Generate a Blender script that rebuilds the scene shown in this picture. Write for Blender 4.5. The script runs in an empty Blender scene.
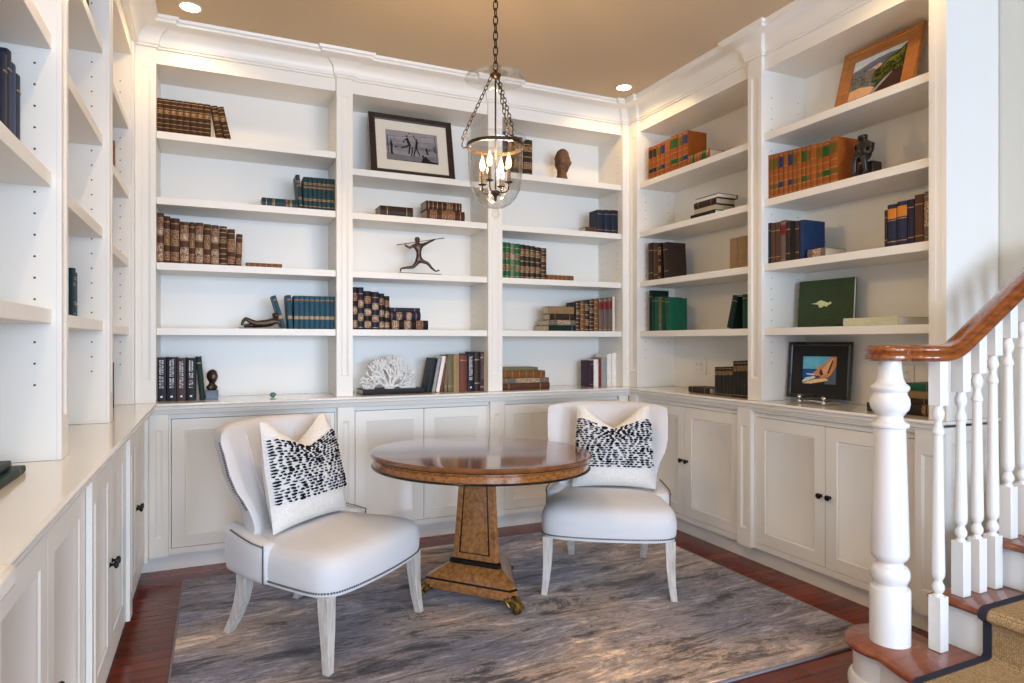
import bpy, math, random
from mathutils import Vector, Matrix, Euler
PI = math.pi
R = math.radians
random.seed(7)
S = bpy.context.scene
C = S.collection

# ------------------------------------------------------------------ camera, world, lights, exposure
CAMH = 1.35
YAW = 24.37
FPX = 653.5
cd = bpy.data.cameras.new('camera')
cam = bpy.data.objects.new('camera', cd)
C.objects.link(cam)
cam.location = (0, 0, CAMH)
cam.rotation_euler = (R(90), 0, R(-YAW))
cd.sensor_width = 36
cd.lens = FPX / 1024 * 36
cd.clip_start = 0.05
S.camera = cam

w = bpy.data.worlds.new('sky')
S.world = w
w.use_nodes = True
w.node_tree.nodes['Background'].inputs[0].default_value = (0.75, 0.87, 1.0, 1)
w.node_tree.nodes['Background'].inputs[1].default_value = 1.0

S.view_settings.view_transform = 'Standard'
S.view_settings.look = 'None'
S.view_settings.gamma = 1
S.view_settings.use_curve_mapping = False
S.view_settings.exposure = 0.27


def lamp(name, kind, loc, rot, energy, col, **kw):
    d = bpy.data.lights.new(name, kind)
    d.energy = energy
    d.color = col
    for k, v in kw.items():
        setattr(d, k, v)
    o = bpy.data.objects.new(name, d)
    C.objects.link(o)
    o.location = loc
    o.rotation_euler = rot
    return o


COOL = (0.60, 0.765, 1.0)
WARM = (1.0, 0.63, 0.27)
# daylight entering by the two windows of the near wall and by an added, unseen stair hall window
lamp('window_daylight', 'AREA', (-0.1, -4.72, 1.55), (R(90), 0, 0), 205, COOL, shape='RECTANGLE', size=2.0, size_y=2.1)
lamp('window_daylight', 'AREA', (2.5, -4.72, 1.55), (R(90), 0, 0), 205, COOL, shape='RECTANGLE', size=2.0, size_y=2.1)
lamp('window_daylight', 'AREA', (5.92, -2.2, 1.75), (R(90), 0, R(90)), 60, COOL, shape='RECTANGLE', size=1.5, size_y=1.6)  # added lamp brightening the stair side through an invented hall window
# ceiling cans (the first two are in the picture)
CEIL = 3.21
CANS = [(-0.13, 4.05), (2.72, 4.02), (-0.12, 2.05), (2.66, 2.05), (-0.1, 0.4), (1.3, 0.1), (1.2, -2.0)]
for (x, y) in CANS:
    lamp('can_light', 'SPOT', (x, y, CEIL - 0.012), (0, 0, 0), 14 if y > 4 else (12 if x > 2.6 else 24), WARM, spot_size=R(158), spot_blend=0.6, shadow_soft_size=0.04)

# ------------------------------------------------------------------ pixel helper: a viewing ray of the photo met with a plane of the room
ct, st = math.cos(R(YAW)), math.sin(R(YAW))


def ray(px, py):
    u = (px - 512) / FPX
    v = (341.5 - py) / FPX
    return Vector((st + u * ct, ct - u * st, v))


def hit_y(px, py, Y):
    r = ray(px, py)
    return r * (Y / r.y) + Vector((0, 0, CAMH))


def hit_x(px, py, X):
    r = ray(px, py)
    return r * (X / r.x) + Vector((0, 0, CAMH))


# ------------------------------------------------------------------ materials
def mat(name, col, rough=0.5, metal=0.0, noise=None, bump=None, coat=0.0, spec=0.5, sheen=0.0):
    """noise = (colour2, scale, (sx, sy, sz), contrast), bump = (scale, strength, (sx, sy, sz))"""
    m = bpy.data.materials.new(name)
    m.use_nodes = True
    nt = m.node_tree
    b = nt.nodes['Principled BSDF']
    b.inputs['Base Color'].default_value = (*col, 1)
    b.inputs['Roughness'].default_value = rough
    b.inputs['Metallic'].default_value = metal
    b.inputs['Coat Weight'].default_value = coat
    b.inputs['Coat Roughness'].default_value = 0.08
    b.inputs['Specular IOR Level'].default_value = spec
    b.inputs['Sheen Weight'].default_value = sheen
    if noise or bump:
        tc = nt.nodes.new('ShaderNodeTexCoord')
    if noise:
        c2, sc, st3, con = noise
        mp = nt.nodes.new('ShaderNodeMapping')
        mp.inputs['Scale'].default_value = st3
        nz = nt.nodes.new('ShaderNodeTexNoise')
        nz.inputs['Scale'].default_value = sc
        nz.inputs['Detail'].default_value = 6
        nz.inputs['Roughness'].default_value = 0.6
        rp = nt.nodes.new('ShaderNodeValToRGB')
        rp.color_ramp.elements[0].position = 0.5 - con
        rp.color_ramp.elements[1].position = 0.5 + con
        rp.color_ramp.elements[0].color = (*col, 1)
        rp.color_ramp.elements[1].color = (*c2, 1)
        nt.links.new(tc.outputs['Object'], mp.inputs[0])
        nt.links.new(mp.outputs[0], nz.inputs[0])
        nt.links.new(nz.outputs[0], rp.inputs[0])
        nt.links.new(rp.outputs[0], b.inputs['Base Color'])
    if bump:
        sc, s_, st3 = bump
        mp = nt.nodes.new('ShaderNodeMapping')
        mp.inputs['Scale'].default_value = st3
        nz = nt.nodes.new('ShaderNodeTexNoise')
        nz.inputs['Scale'].default_value = sc
        nz.inputs['Detail'].default_value = 3
        bp = nt.nodes.new('ShaderNodeBump')
        bp.inputs['Strength'].default_value = s_
        bp.inputs['Distance'].default_value = 0.002
        nt.links.new(tc.outputs['Object'], mp.inputs[0])
        nt.links.new(mp.outputs[0], nz.inputs[0])
        nt.links.new(nz.outputs[0], bp.inputs['Height'])
        nt.links.new(bp.outputs[0], b.inputs['Normal'])
    return m


def emat(name, col, strength):
    m = bpy.data.materials.new(name)
    m.use_nodes = True
    nt = m.node_tree
    for n in list(nt.nodes):
        nt.nodes.remove(n)
    o = nt.nodes.new('ShaderNodeOutputMaterial')
    e = nt.nodes.new('ShaderNodeEmission')
    e.inputs[0].default_value = (*col, 1)
    e.inputs[1].default_value = strength
    nt.links.new(e.outputs[0], o.inputs[0])
    return m


def thin_glass(name, tint=(0.93, 0.96, 0.95), base=0.06, wavy=0.0):
    m = bpy.data.materials.new(name)
    m.use_nodes = True
    nt = m.node_tree
    for n in list(nt.nodes):
        nt.nodes.remove(n)
    o = nt.nodes.new('ShaderNodeOutputMaterial')
    t = nt.nodes.new('ShaderNodeBsdfTransparent')
    t.inputs[0].default_value = (*tint, 1)
    g = nt.nodes.new('ShaderNodeBsdfGlossy')
    g.inputs['Roughness'].default_value = 0.03
    lw = nt.nodes.new('ShaderNodeLayerWeight')
    lw.inputs[0].default_value = 0.5
    mth = nt.nodes.new('ShaderNodeMath')
    mth.operation = 'ADD'
    mth.use_clamp = True
    mth.inputs[1].default_value = base
    mx = nt.nodes.new('ShaderNodeMixShader')
    if wavy:
        nz = nt.nodes.new('ShaderNodeTexNoise')
        nz.inputs['Scale'].default_value = 9
        bp = nt.nodes.new('ShaderNodeBump')
        bp.inputs['Strength'].default_value = wavy
        bp.inputs['Distance'].default_value = 0.01
        nt.links.new(nz.outputs[0], bp.inputs['Height'])
        nt.links.new(bp.outputs[0], g.inputs['Normal'])
        nt.links.new(bp.outputs[0], lw.inputs['Normal'])
    pw_ = nt.nodes.new('ShaderNodeMath')
    pw_.operation = 'POWER'
    pw_.inputs[1].default_value = 3.2
    sc_ = nt.nodes.new('ShaderNodeMath')
    sc_.operation = 'MULTIPLY'
    sc_.inputs[1].default_value = 0.55
    nt.links.new(lw.outputs['Facing'], pw_.inputs[0])
    nt.links.new(pw_.outputs[0], sc_.inputs[0])
    nt.links.new(sc_.outputs[0], mth.inputs[0])
    nt.links.new(mth.outputs[0], mx.inputs[0])
    nt.links.new(t.outputs[0], mx.inputs[1])
    nt.links.new(g.outputs[0], mx.inputs[2])
    nt.links.new(mx.outputs[0], o.inputs[0])
    return m


def brick_mat(name, c1, c2, mort, scale, bw, rh, msize, rough, rot=0.0, noise=None, coat=0.0):
    m = mat(name, c1, rough, coat=coat, spec=0.32)
    nt = m.node_tree
    b = nt.nodes['Principled BSDF']
    tc = nt.nodes.new('ShaderNodeTexCoord')
    mp = nt.nodes.new('ShaderNodeMapping')
    mp.inputs['Rotation'].default_value = (0, 0, rot)
    br = nt.nodes.new('ShaderNodeTexBrick')
    br.inputs['Color1'].default_value = (*c1, 1)
    br.inputs['Color2'].default_value = (*c2, 1)
    br.inputs['Mortar'].default_value = (*mort, 1)
    br.inputs['Scale'].default_value = scale
    br.inputs['Brick Width'].default_value = bw
    br.inputs['Row Height'].default_value = rh
    br.inputs['Mortar Size'].default_value = msize
    br.inputs['Mortar Smooth'].default_value = 0.3
    nt.links.new(tc.outputs['Object'], mp.inputs[0])
    nt.links.new(mp.outputs[0], br.inputs[0])
    out = br.outputs[0]
    if noise:
        mp2 = nt.nodes.new('ShaderNodeMapping')
        mp2.inputs['Scale'].default_value = noise[1]
        nz = nt.nodes.new('ShaderNodeTexNoise')
        nz.inputs['Scale'].default_value = noise[0]
        nz.inputs['Detail'].default_value = 5
        mx = nt.nodes.new('ShaderNodeMix')
        mx.data_type = 'RGBA'
        mx.blend_type = 'MULTIPLY'
        mx.inputs[0].default_value = noise[2]
        rp = nt.nodes.new('ShaderNodeValToRGB')
        rp.color_ramp.elements[0].position = 0.3
        rp.color_ramp.elements[1].position = 0.7
        rp.color_ramp.elements[0].color = (0.35, 0.3, 0.3, 1)
        rp.color_ramp.elements[1].color = (1.2, 1.15, 1.1, 1)
        nt.links.new(tc.outputs['Object'], mp2.inputs[0])
        nt.links.new(mp2.outputs[0], nz.inputs[0])
        nt.links.new(nz.outputs[0], rp.inputs[0])
        nt.links.new(out, mx.inputs[6])
        nt.links.new(rp.outputs[0], mx.inputs[7])
        out = mx.outputs[2]
    nt.links.new(out, b.inputs['Base Color'])
    return m


def rug_mat():
    m = mat('rug_pile', (0.3, 0.27, 0.27), 0.95, spec=0.1, sheen=0.2)
    nt = m.node_tree
    b = nt.nodes['Principled BSDF']
    tc = nt.nodes.new('ShaderNodeTexCoord')

    def noise(scale, st3, detail, rough=0.6, dist=0.0):
        mp = nt.nodes.new('ShaderNodeMapping')
        mp.inputs['Scale'].default_value = st3
        nz = nt.nodes.new('ShaderNodeTexNoise')
        nz.inputs['Scale'].default_value = scale
        nz.inputs['Detail'].default_value = detail
        nz.inputs['Roughness'].default_value = rough
        nz.inputs['Distortion'].default_value = dist
        nt.links.new(tc.outputs['Object'], mp.inputs[0])
        nt.links.new(mp.outputs[0], nz.inputs[0])
        return nz.outputs[0]

    def ramp(src, els):
        rp = nt.nodes.new('ShaderNodeValToRGB')
        e = rp.color_ramp.elements
        e[0].position, e[1].position = els[0][0], els[-1][0]
        e[0].color = (*els[0][1], 1)
        e[1].color = (*els[-1][1], 1)
        for p, c in els[1:-1]:
            k = e.new(p)
            k.color = (*c, 1)
        nt.links.new(src, rp.inputs[0])
        return rp.outputs[0]

    def mix(f, a, c, mode='MIX'):
        mx = nt.nodes.new('ShaderNodeMix')
        mx.data_type = 'RGBA'
        mx.blend_type = mode
        if isinstance(f, float):
            mx.inputs[0].default_value = f
        else:
            nt.links.new(f, mx.inputs[0])
        nt.links.new(a, mx.inputs[6])
        nt.links.new(c, mx.inputs[7])
        return mx.outputs[2]
    big = ramp(noise(0.9, (1, 1.6, 1), 3, 0.5, 0.3), [(0.41, (0.62, 0.67, 0.86)), (0.51, (1.0, 0.98, 1.0)), (0.60, (1.45, 1.24, 1.0))])
    base = ramp(noise(1.7, (1, 3.8, 1), 12, 0.78, 0.8),
                [(0.37, (0.045, 0.042, 0.052)), (0.44, (0.15, 0.135, 0.14)), (0.48, (0.42, 0.365, 0.34)), (0.51, (0.24, 0.225, 0.25)),
                 (0.56, (0.48, 0.45, 0.47)), (0.61, (0.70, 0.62, 0.54)), (0.70, (0.80, 0.73, 0.66))])
    fine = ramp(noise(8, (1, 5, 1), 12, 0.88, 0.5), [(0.40, (0.35, 0.33, 0.35)), (0.5, (0.95, 0.92, 0.9)), (0.60, (1.5, 1.4, 1.32))])
    out = mix(0.8, base, fine, 'MULTIPLY')
    out = mix(1.0, out, big, 'MULTIPLY')
    nt.links.new(out, b.inputs['Base Color'])
    bp = nt.nodes.new('ShaderNodeBump')
    bp.inputs['Strength'].default_value = 0.5
    bp.inputs['Distance'].default_value = 0.004
    nt.links.new(noise(160, (1, 1, 1), 3), bp.inputs['Height'])
    nt.links.new(bp.outputs[0], b.inputs['Normal'])
    return m


def sisal_mat():
    m = mat('sisal', (0.55, 0.40, 0.22), 0.9, spec=0.1)
    nt = m.node_tree
    b = nt.nodes['Principled BSDF']
    tc = nt.nodes.new('ShaderNodeTexCoord')
    vo = nt.nodes.new('ShaderNodeTexVoronoi')
    vo.inputs['Scale'].default_value = 130
    vo.inputs['Randomness'].default_value = 0.35
    rp = nt.nodes.new('ShaderNodeValToRGB')
    rp.color_ramp.elements[0].color = (0.72, 0.54, 0.32, 1)
    rp.color_ramp.elements[1].color = (0.30, 0.19, 0.09, 1)
    rp.color_ramp.elements[1].position = 0.7
    bp = nt.nodes.new('ShaderNodeBump')
    bp.invert = True
    bp.inputs['Distance'].default_value = 0.004
    nt.links.new(tc.outputs['Object'], vo.inputs[0])
    nt.links.new(vo.outputs['Distance'], rp.inputs[0])
    nt.links.new(vo.outputs['Distance'], bp.inputs['Height'])
    nt.links.new(rp.outputs[0], b.inputs['Base Color'])
    nt.links.new(bp.outputs[0], b.inputs['Normal'])
    return m


M = {}
M['paint'] = mat('white_paint', (0.84, 0.82, 0.765), 0.35, bump=(14, 0.05, (1, 1, 1)))
M['counter'] = mat('counter_paint', (0.86, 0.83, 0.78), 0.12, coat=0.4)
M['ceiling'] = mat('ceiling_paint', (0.64, 0.52, 0.365), 0.9, spec=0.1)
M['wall'] = mat('wall_paint', (0.80, 0.77, 0.68), 0.7)
M['white'] = mat('gloss_white', (0.86, 0.86, 0.85), 0.22, coat=0.2)
M['knob'] = mat('black_iron', (0.012, 0.011, 0.012), 0.3, 0.6)
M['bronze'] = mat('bronze', (0.045, 0.03, 0.022), 0.35, 0.6, noise=((0.09, 0.06, 0.04), 30, (1, 1, 1), 0.2))
M['clay'] = mat('brown_clay', (0.055, 0.024, 0.010), 0.75, noise=((0.20, 0.095, 0.04), 34, (1, 1, 1), 0.25))
M['blackbronze'] = mat('black_cast', (0.02, 0.018, 0.017), 0.35, 0.4)
M['iron'] = mat('aged_iron', (0.05, 0.035, 0.025), 0.4, 0.8)
M['glass'] = thin_glass('clear_glass', (0.96, 0.96, 0.95), 0.04, wavy=0.1)
M['pane'] = thin_glass('window_pane', (0.97, 0.98, 1.0), 0.02)
M['floor'] = brick_mat('floor_planks', (0.13, 0.020, 0.008), (0.22, 0.040, 0.014), (0.03, 0.008, 0.005), 1.0, 1.1, 0.083, 0.0022, 0.2,
                       0.0, (4.0, (1.0, 9, 1), 0.55), coat=0.0)
M['rug'] = rug_mat()
M['rugedge'] = mat('rug_binding', (0.22, 0.22, 0.25), 0.9)
M['sisal'] = sisal_mat()
M['navy'] = mat('navy_binding', (0.018, 0.02, 0.035), 0.85)
M['tread'] = mat('tread_wood', (0.20, 0.045, 0.018), 0.22, noise=((0.32, 0.09, 0.035), 5, (1, 10, 3), 0.25), coat=0.4)
M['rail'] = mat('rail_wood', (0.36, 0.10, 0.018), 0.16, noise=((0.13, 0.030, 0.007), 6, (1.5, 9, 9), 0.22), coat=0.8)
M['linen'] = mat('linen', (0.65, 0.65, 0.675), 0.9, spec=0.15, sheen=0.15, noise=((0.72, 0.72, 0.74), 160, (1, 1, 6), 0.3), bump=(420, 0.35, (1, 1, 1)))
M['limed'] = mat('limed_oak', (0.42, 0.37, 0.33), 0.6, noise=((0.66, 0.62, 0.58), 14, (5, 5, 0.7), 0.2))
M['nail'] = mat('nailheads', (0.16, 0.15, 0.15), 0.3, 0.9)
M['yarn'] = mat('cream_yarn', (0.72, 0.70, 0.67), 0.95, spec=0.1, noise=((0.86, 0.84, 0.80), 90, (1, 1, 1), 0.2), bump=(200, 0.8, (1, 1, 1)))
M['black_yarn'] = mat('black_yarn', (0.012, 0.012, 0.016), 0.95, spec=0.1)
M['white_yarn'] = mat('white_yarn', (0.84, 0.84, 0.87), 0.95, spec=0.1)
M['burl'] = mat('burl_veneer', (0.17, 0.060, 0.016), 0.28, noise=((0.44, 0.19, 0.055), 48, (1, 1, 1), 0.17), coat=0.5)
M['burltop'] = mat('burl_top', (0.12, 0.042, 0.016), 0.14, noise=((0.25, 0.10, 0.035), 18, (1, 1, 1), 0.25), coat=0.45, spec=0.35)
M['burledge'] = mat('walnut_edge', (0.16, 0.05, 0.012), 0.2, noise=((0.42, 0.16, 0.035), 46, (1, 1, 2), 0.17), coat=0.6)
M['ebony'] = mat('ebonised', (0.008, 0.007, 0.006), 0.25)
M['brass'] = mat('old_brass', (0.42, 0.28, 0.08), 0.35, 0.9, noise=((0.10, 0.06, 0.02), 40, (1, 1, 1), 0.15))
M['chrome'] = mat('nickel', (0.65, 0.60, 0.55), 0.12, 1.0)
M['coral'] = mat('white_coral', (0.80, 0.79, 0.77), 0.9, bump=(120, 0.8, (1, 1, 1)))
M['plate'] = mat('outlet_plastic', (0.82, 0.80, 0.76), 0.35)
M['slot'] = mat('outlet_slot', (0.03, 0.03, 0.03), 0.5)
M['hole'] = mat('peg_hole', (0.06, 0.05, 0.04), 0.7)
M['page'] = mat('page_edges', (0.62, 0.53, 0.40), 0.85, noise=((0.50, 0.41, 0.29), 30, (1, 1, 60), 0.2))
M['pagew'] = mat('white_page_edges', (0.78, 0.76, 0.72), 0.85)
M['gold'] = mat('gilt', (0.34, 0.20, 0.08), 0.42, 0.4)
M['glow'] = emat('bulb_glow', (1.0, 0.56, 0.22), 9)
M['canglow'] = emat('can_glow', (1.0, 0.86, 0.62), 14)
M['candle'] = mat('candle_sleeve', (0.07, 0.045, 0.03), 0.5)


# ------------------------------------------------------------------ mesh builder
class MB:
    def __init__(s):
        s.v = []
        s.f = []
        s.m = []

    def add(s, vs, fs, mi=0):
        k = len(s.v)
        s.v += [tuple(v) for v in vs]
        for f in fs:
            s.f.append(tuple(k + i for i in f))
            s.m.append(mi)
        return s

    def box(s, x0, x1, y0, y1, z0, z1, mi=0):
        return s.add([(x0, y0, z0), (x1, y0, z0), (x1, y1, z0), (x0, y1, z0), (x0, y0, z1), (x1, y0, z1), (x1, y1, z1), (x0, y1, z1)],
                     [(0, 3, 2, 1), (4, 5, 6, 7), (0, 1, 5, 4), (1, 2, 6, 5), (2, 3, 7, 6), (3, 0, 4, 7)], mi)

    def prism(s, poly, z0, z1, mi=0):
        n = len(poly)
        vs = [(x, y, z0) for x, y in poly] + [(x, y, z1) for x, y in poly]
        fs = [tuple(range(n - 1, -1, -1)), tuple(range(n, 2 * n))] + [(i, (i + 1) % n, n + (i + 1) % n, n + i) for i in range(n)]
        return s.add(vs, fs, mi)

    def loft(s, loops, cap=(True, True), mi=0, closed=True):
        n = len(loops[0])
        vs = [p for l in loops for p in l]
        fs = []
        for j in range(len(loops) - 1):
            for i in range(n if closed else n - 1):
                a = j * n + i
                b = j * n + (i + 1) % n
                fs.append((a, b, b + n, a + n))
        if cap[0]:
            fs.append(tuple(range(n - 1, -1, -1)))
        if cap[1]:
            fs.append(tuple((len(loops) - 1) * n + i for i in range(n)))
        return s.add(vs, fs, mi)

    def lathe(s, prof, c=(0, 0), n=32, mi=0, cap=(True, True)):
        return s.loft([[(c[0] + r * math.cos(2 * PI * i / n), c[1] + r * math.sin(2 * PI * i / n), z) for i in range(n)] for r, z in prof], cap, mi)

    def tube(s, pts, rad, n=8, mi=0, closed=False):
        pts = [Vector(p) for p in pts]
        m_ = len(pts)
        rads = rad if isinstance(rad, (list, tuple)) else [rad] * m_
        loops = []
        up = None
        for i, p in enumerate(pts):
            if closed:
                t = pts[(i + 1) % m_] - pts[i - 1]
            else:
                t = pts[min(i + 1, m_ - 1)] - pts[max(i - 1, 0)]
            t.normalize()
            if up is None:
                up = t.orthogonal().normalized()
            up = (up - t * up.dot(t))
            if up.length < 1e-6:
                up = t.orthogonal()
            up.normalize()
            b = t.cross(up)
            loops.append([p + (up * math.cos(2 * PI * k / n) + b * math.sin(2 * PI * k / n)) * rads[i] for k in range(n)])
        if closed:
            loops.append(loops[0])
            return s.loft(loops, (False, False), mi)
        return s.loft(loops, (True, True), mi)

    def ball(s, c, r, n=10, mi=0, sc=(1, 1, 1)):
        prof = [(max(1e-4, math.sin(PI * j / n)), -math.cos(PI * j / n)) for j in range(n + 1)]
        k = n + 4
        loops = [[(c[0] + r * sc[0] * a * math.cos(2 * PI * i / k), c[1] + r * sc[1] * a * math.sin(2 * PI * i / k), c[2] + r * sc[2] * z)
                  for i in range(k)] for a, z in prof]
        return s.loft(loops, (True, True), mi)

    def xf(s, mtx, start=0):
        for i in range(start, len(s.v)):
            s.v[i] = tuple(mtx @ Vector(s.v[i]))
        return s

    def build(s, name, mats, parent=None, loc=None, rot=None, bevel=0.0, smooth=35, subsurf=0):
        me = bpy.data.meshes.new(name)
        me.from_pydata(s.v, [], s.f)
        if not isinstance(mats, (list, tuple)):
            mats = [mats]
        for q in mats:
            me.materials.append(q)
        me.polygons.foreach_set('material_index', s.m)
        if smooth:
            me.polygons.foreach_set('use_smooth', [True] * len(s.f))
            me.set_sharp_from_angle(angle=R(smooth))
        me.update()
        o = bpy.data.objects.new(name, me)
        C.objects.link(o)
        if parent:
            o.parent = parent
        if loc is not None:
            o.location = loc
        if rot is not None:
            o.rotation_euler = rot
        if bevel:
            b = o.modifiers.new('bevel', 'BEVEL')
            b.width = bevel
            b.segments = 2
            b.limit_method = 'ANGLE'
            b.angle_limit = R(40)
            b.harden_normals = False
        if subsurf:
            b = o.modifiers.new('sub', 'SUBSURF')
            b.levels = b.render_levels = subsurf
        return o


def tag(o, label=None, cat=None, group=None, kind=None):
    if label:
        o['label'] = label
    if cat:
        o['category'] = cat
    if group:
        o['group'] = group
    if kind:
        o['kind'] = kind
    return o


def thing(name, label, cat, loc=(0, 0, 0), rot=(0, 0, 0), group=None):
    o = bpy.data.objects.new(name, None)
    o.empty_display_size = 0.05
    C.objects.link(o)
    o.location = loc
    o.rotation_euler = rot
    return tag(o, label, cat, group)


def struct(name, mb, m, label, cat, **kw):
    return tag(mb.build(name, m, **kw), label, cat, None, 'structure')


# walls' own frames: x runs to the right along the wall, y goes into the wall, z up
PHI = {'B': 0.0, 'R': -PI / 2, 'L': PI / 2}


def wloc(wall, x, y, z):
    c, s_ = math.cos(PHI[wall]), math.sin(PHI[wall])
    return Vector((x * c - y * s_, x * s_ + y * c, z))


def wpx(wall, px, py, y):
    """pixel -> (x, z) in the wall's frame on the plane at depth y"""
    if wall == 'B':
        p = hit_y(px, py, y)
        return p.x, p.z
    if wall == 'R':
        p = hit_x(px, py, y)
        return -p.y, p.z
    p = hit_x(px, py, -y)
    return p.y, p.z


UF = {'B': 4.35, 'R': 3.0, 'L': 0.437}      # upper face planes
LF = {'B': 4.315, 'R': 2.975, 'L': 0.368}   # lower face planes
BAYS = {'B': [(-0.319, 0.712), (0.815, 1.773), (1.883, 2.916)],
        'R': [(-4.215, -3.058), (-2.948, -1.93)],
        'L': [(1.40, 2.36), (2.46, 3.34), (3.44, 4.27)]}
PIL = {'B': [(-0.424, -0.319), (0.712, 0.815), (1.773, 1.883), (2.916, 2.975)],
       'R': [(-4.325, -4.215), (-3.058, -2.948), (-1.93, -1.86)],
       'L': [(1.30, 1.40), (2.36, 2.46), (3.34, 3.44), (4.27, 4.325)]}
SHELF = {('B', 0): [2.585, 2.20, 1.815, 1.43], ('B', 1): [2.49, 2.20, 1.815, 1.43], ('B', 2): [2.585, 2.20, 1.815, 1.43],
         ('R', 0): [2.58, 2.20, 1.815, 1.43], ('R', 1): [2.595, 2.20, 1.815, 1.43],
         ('L', 0): [2.67, 2.27, 1.857, 1.447], ('L', 1): [2.65, 2.247, 1.845, 1.44], ('L', 2): [2.596, 2.204, 1.817, 1.43]}
BAYNAME = {('B', 0): "back wall's left bay", ('B', 1): "back wall's middle bay", ('B', 2): "back wall's right bay",
           ('R', 0): "right wall's far bay", ('R', 1): "right wall's near bay",
           ('L', 0): "left wall's near bay", ('L', 1): "left wall's middle bay", ('L', 2): "left wall's far bay"}
CT = 0.992     # counter top
DEP = 0.335
OPEN = 2.98
PROT = 0.025
PR = {'B': 0.025, 'R': 0.025, 'L': 0.012}

# ------------------------------------------------------------------ room shell
X0, X1, Y0, Y1 = -1.40, 6.0, -4.8, 4.72
struct('floor', MB().box(X0, X1, Y0, Y1, -0.05, 0.0), M['floor'], 'reddish brown glossy hardwood plank floor of the library', 'floor')
# ceiling with round cut-outs closed by the cans
struct('ceiling', MB().box(X0, X1, Y0, Y1, CEIL, CEIL + 0.05), M['ceiling'], 'flat warm beige painted ceiling above the library', 'ceiling')
struct('wall_back', MB().box(X0, 3.4, Y1 - 0.03, Y1 + 0.05, 0, CEIL), M['wall'], 'back wall behind the three bay bookcase', 'wall')
struct('wall_left', MB().box(-0.85, -0.78, 1.0, Y1, 0, CEIL).box(X0, -0.85, 1.0, 1.07, 0, CEIL).box(X0 - 0.05, X0, Y0, 1.07, 0, CEIL), M['wall'], 'left wall behind the left bookcases', 'wall')
struct('wall_right', MB().box(3.375, 3.45, 1.72, Y1, 0, CEIL), M['wall'], 'right wall behind the right bookcases, ending at the stairs', 'wall')
struct('wall_stair', MB().box(3.45, X1, 1.72, 1.80, 0, CEIL), M['wall'], 'cream wall running up beside the stair flight', 'wall')
# near wall with two windows, hall wall with one added for light
nw = MB()
for a, b, c, d in ((X0, -1.15, 0, CEIL), (0.95, 1.45, 0, CEIL), (3.55, X1, 0, CEIL), (-1.15, 0.95, 0, 0.45), (-1.15, 0.95, 2.65, CEIL),
                   (1.45, 3.55, 0, 0.45), (1.45, 3.55, 2.65, CEIL)):
    nw.box(a, b, Y0 - 0.1, Y0, c, d)
struct('wall_near', nw, M['wall'], 'wall behind the viewer with two tall windows', 'wall')
hw = MB()
for a, b, c, d in ((Y0, -3.0, 0, CEIL), (-1.4, 1.8, 0, CEIL), (-3.0, -1.4, 0, 0.9), (-3.0, -1.4, 2.6, CEIL)):
    hw.box(X1, X1 + 0.1, a, b, c, d)
struct('wall_hall', hw, M['wall'], 'far wall of the stair hall with an added window', 'wall')


def window(n, ax, a, b, z0, z1, y):
    f = MB()
    t = 0.06

    def bx(p, q, r_, s_, d=0.03):
        if ax == 'y':
            f.box(p, q, y - 0.07, y - 0.07 + d, r_, s_)
        else:
            f.box(y + 0.04, y + 0.04 + d, p, q, r_, s_)
    bx(a, a + t, z0, z1)
    bx(b - t, b, z0, z1)
    bx(a + t, b - t, z0, z0 + t)
    bx(a + t, b - t, z1 - t, z1)
    bx((a + b) / 2 - 0.015, (a + b) / 2 + 0.015, z0 + t, z1 - t)
    o = struct('window_%d' % n, f, M['white'], 'white framed window letting daylight in, number %s from the left' % ['one', 'two', 'three (added for light)'][n - 1], 'window')
    g = MB()
    if ax == 'y':
        g.box(a + 0.02, b - 0.02, y - 0.08, y - 0.075, z0 + 0.02, z1 - 0.02)
    else:
        g.box(y + 0.078, y + 0.083, a + 0.02, b - 0.02, z0 + 0.02, z1 - 0.02)
    g.build('pane', M['pane'], o)


window(1, 'y', -1.15, 0.95, 0.45, 2.65, Y0)
window(2, 'y', 1.45, 3.55, 0.45, 2.65, Y0)
window(3, 'x', -3.0, -1.4, 0.9, 2.6, X1)  # unseen window, added to light the stair side
struct('wall_light_block', MB().box(3.25, X1, 0.36, 0.44, 0, CEIL), M['wall'], 'added unseen wall blocking window light beside the stair flight', 'wall')  # out of view, added to keep window light off the right end panel

# ------------------------------------------------------------------ recessed cans
for i, (x, y) in enumerate(CANS):
    t = thing('recessed_light', ['small round recessed ceiling light above the left bookcase corner', 'small round recessed ceiling light above the right rear corner',
                                 'recessed ceiling light above the left counter', 'recessed ceiling light before the right bookcase',
                                 'recessed ceiling light near the left of the viewer', 'recessed ceiling light over the middle of the open floor',
                                 'recessed ceiling light near the foot of the stairs'][i], 'light', (x, y, CEIL), group='recessed ceiling lights')
    MB().loft([[(r * math.cos(2 * PI * k / 32), r * math.sin(2 * PI * k / 32), z) for k in range(32)] for r, z in ((0.052, 0), (0.068, 0), (0.066, -0.006), (0.052, -0.003))],
              (False, False)).build('trim_ring', M['ceiling'], t)
    MB().lathe([(0.001, -0.003), (0.05, -0.003), (0.052, -0.001)], n=32).build('lens', M['canglow'], t)


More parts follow.
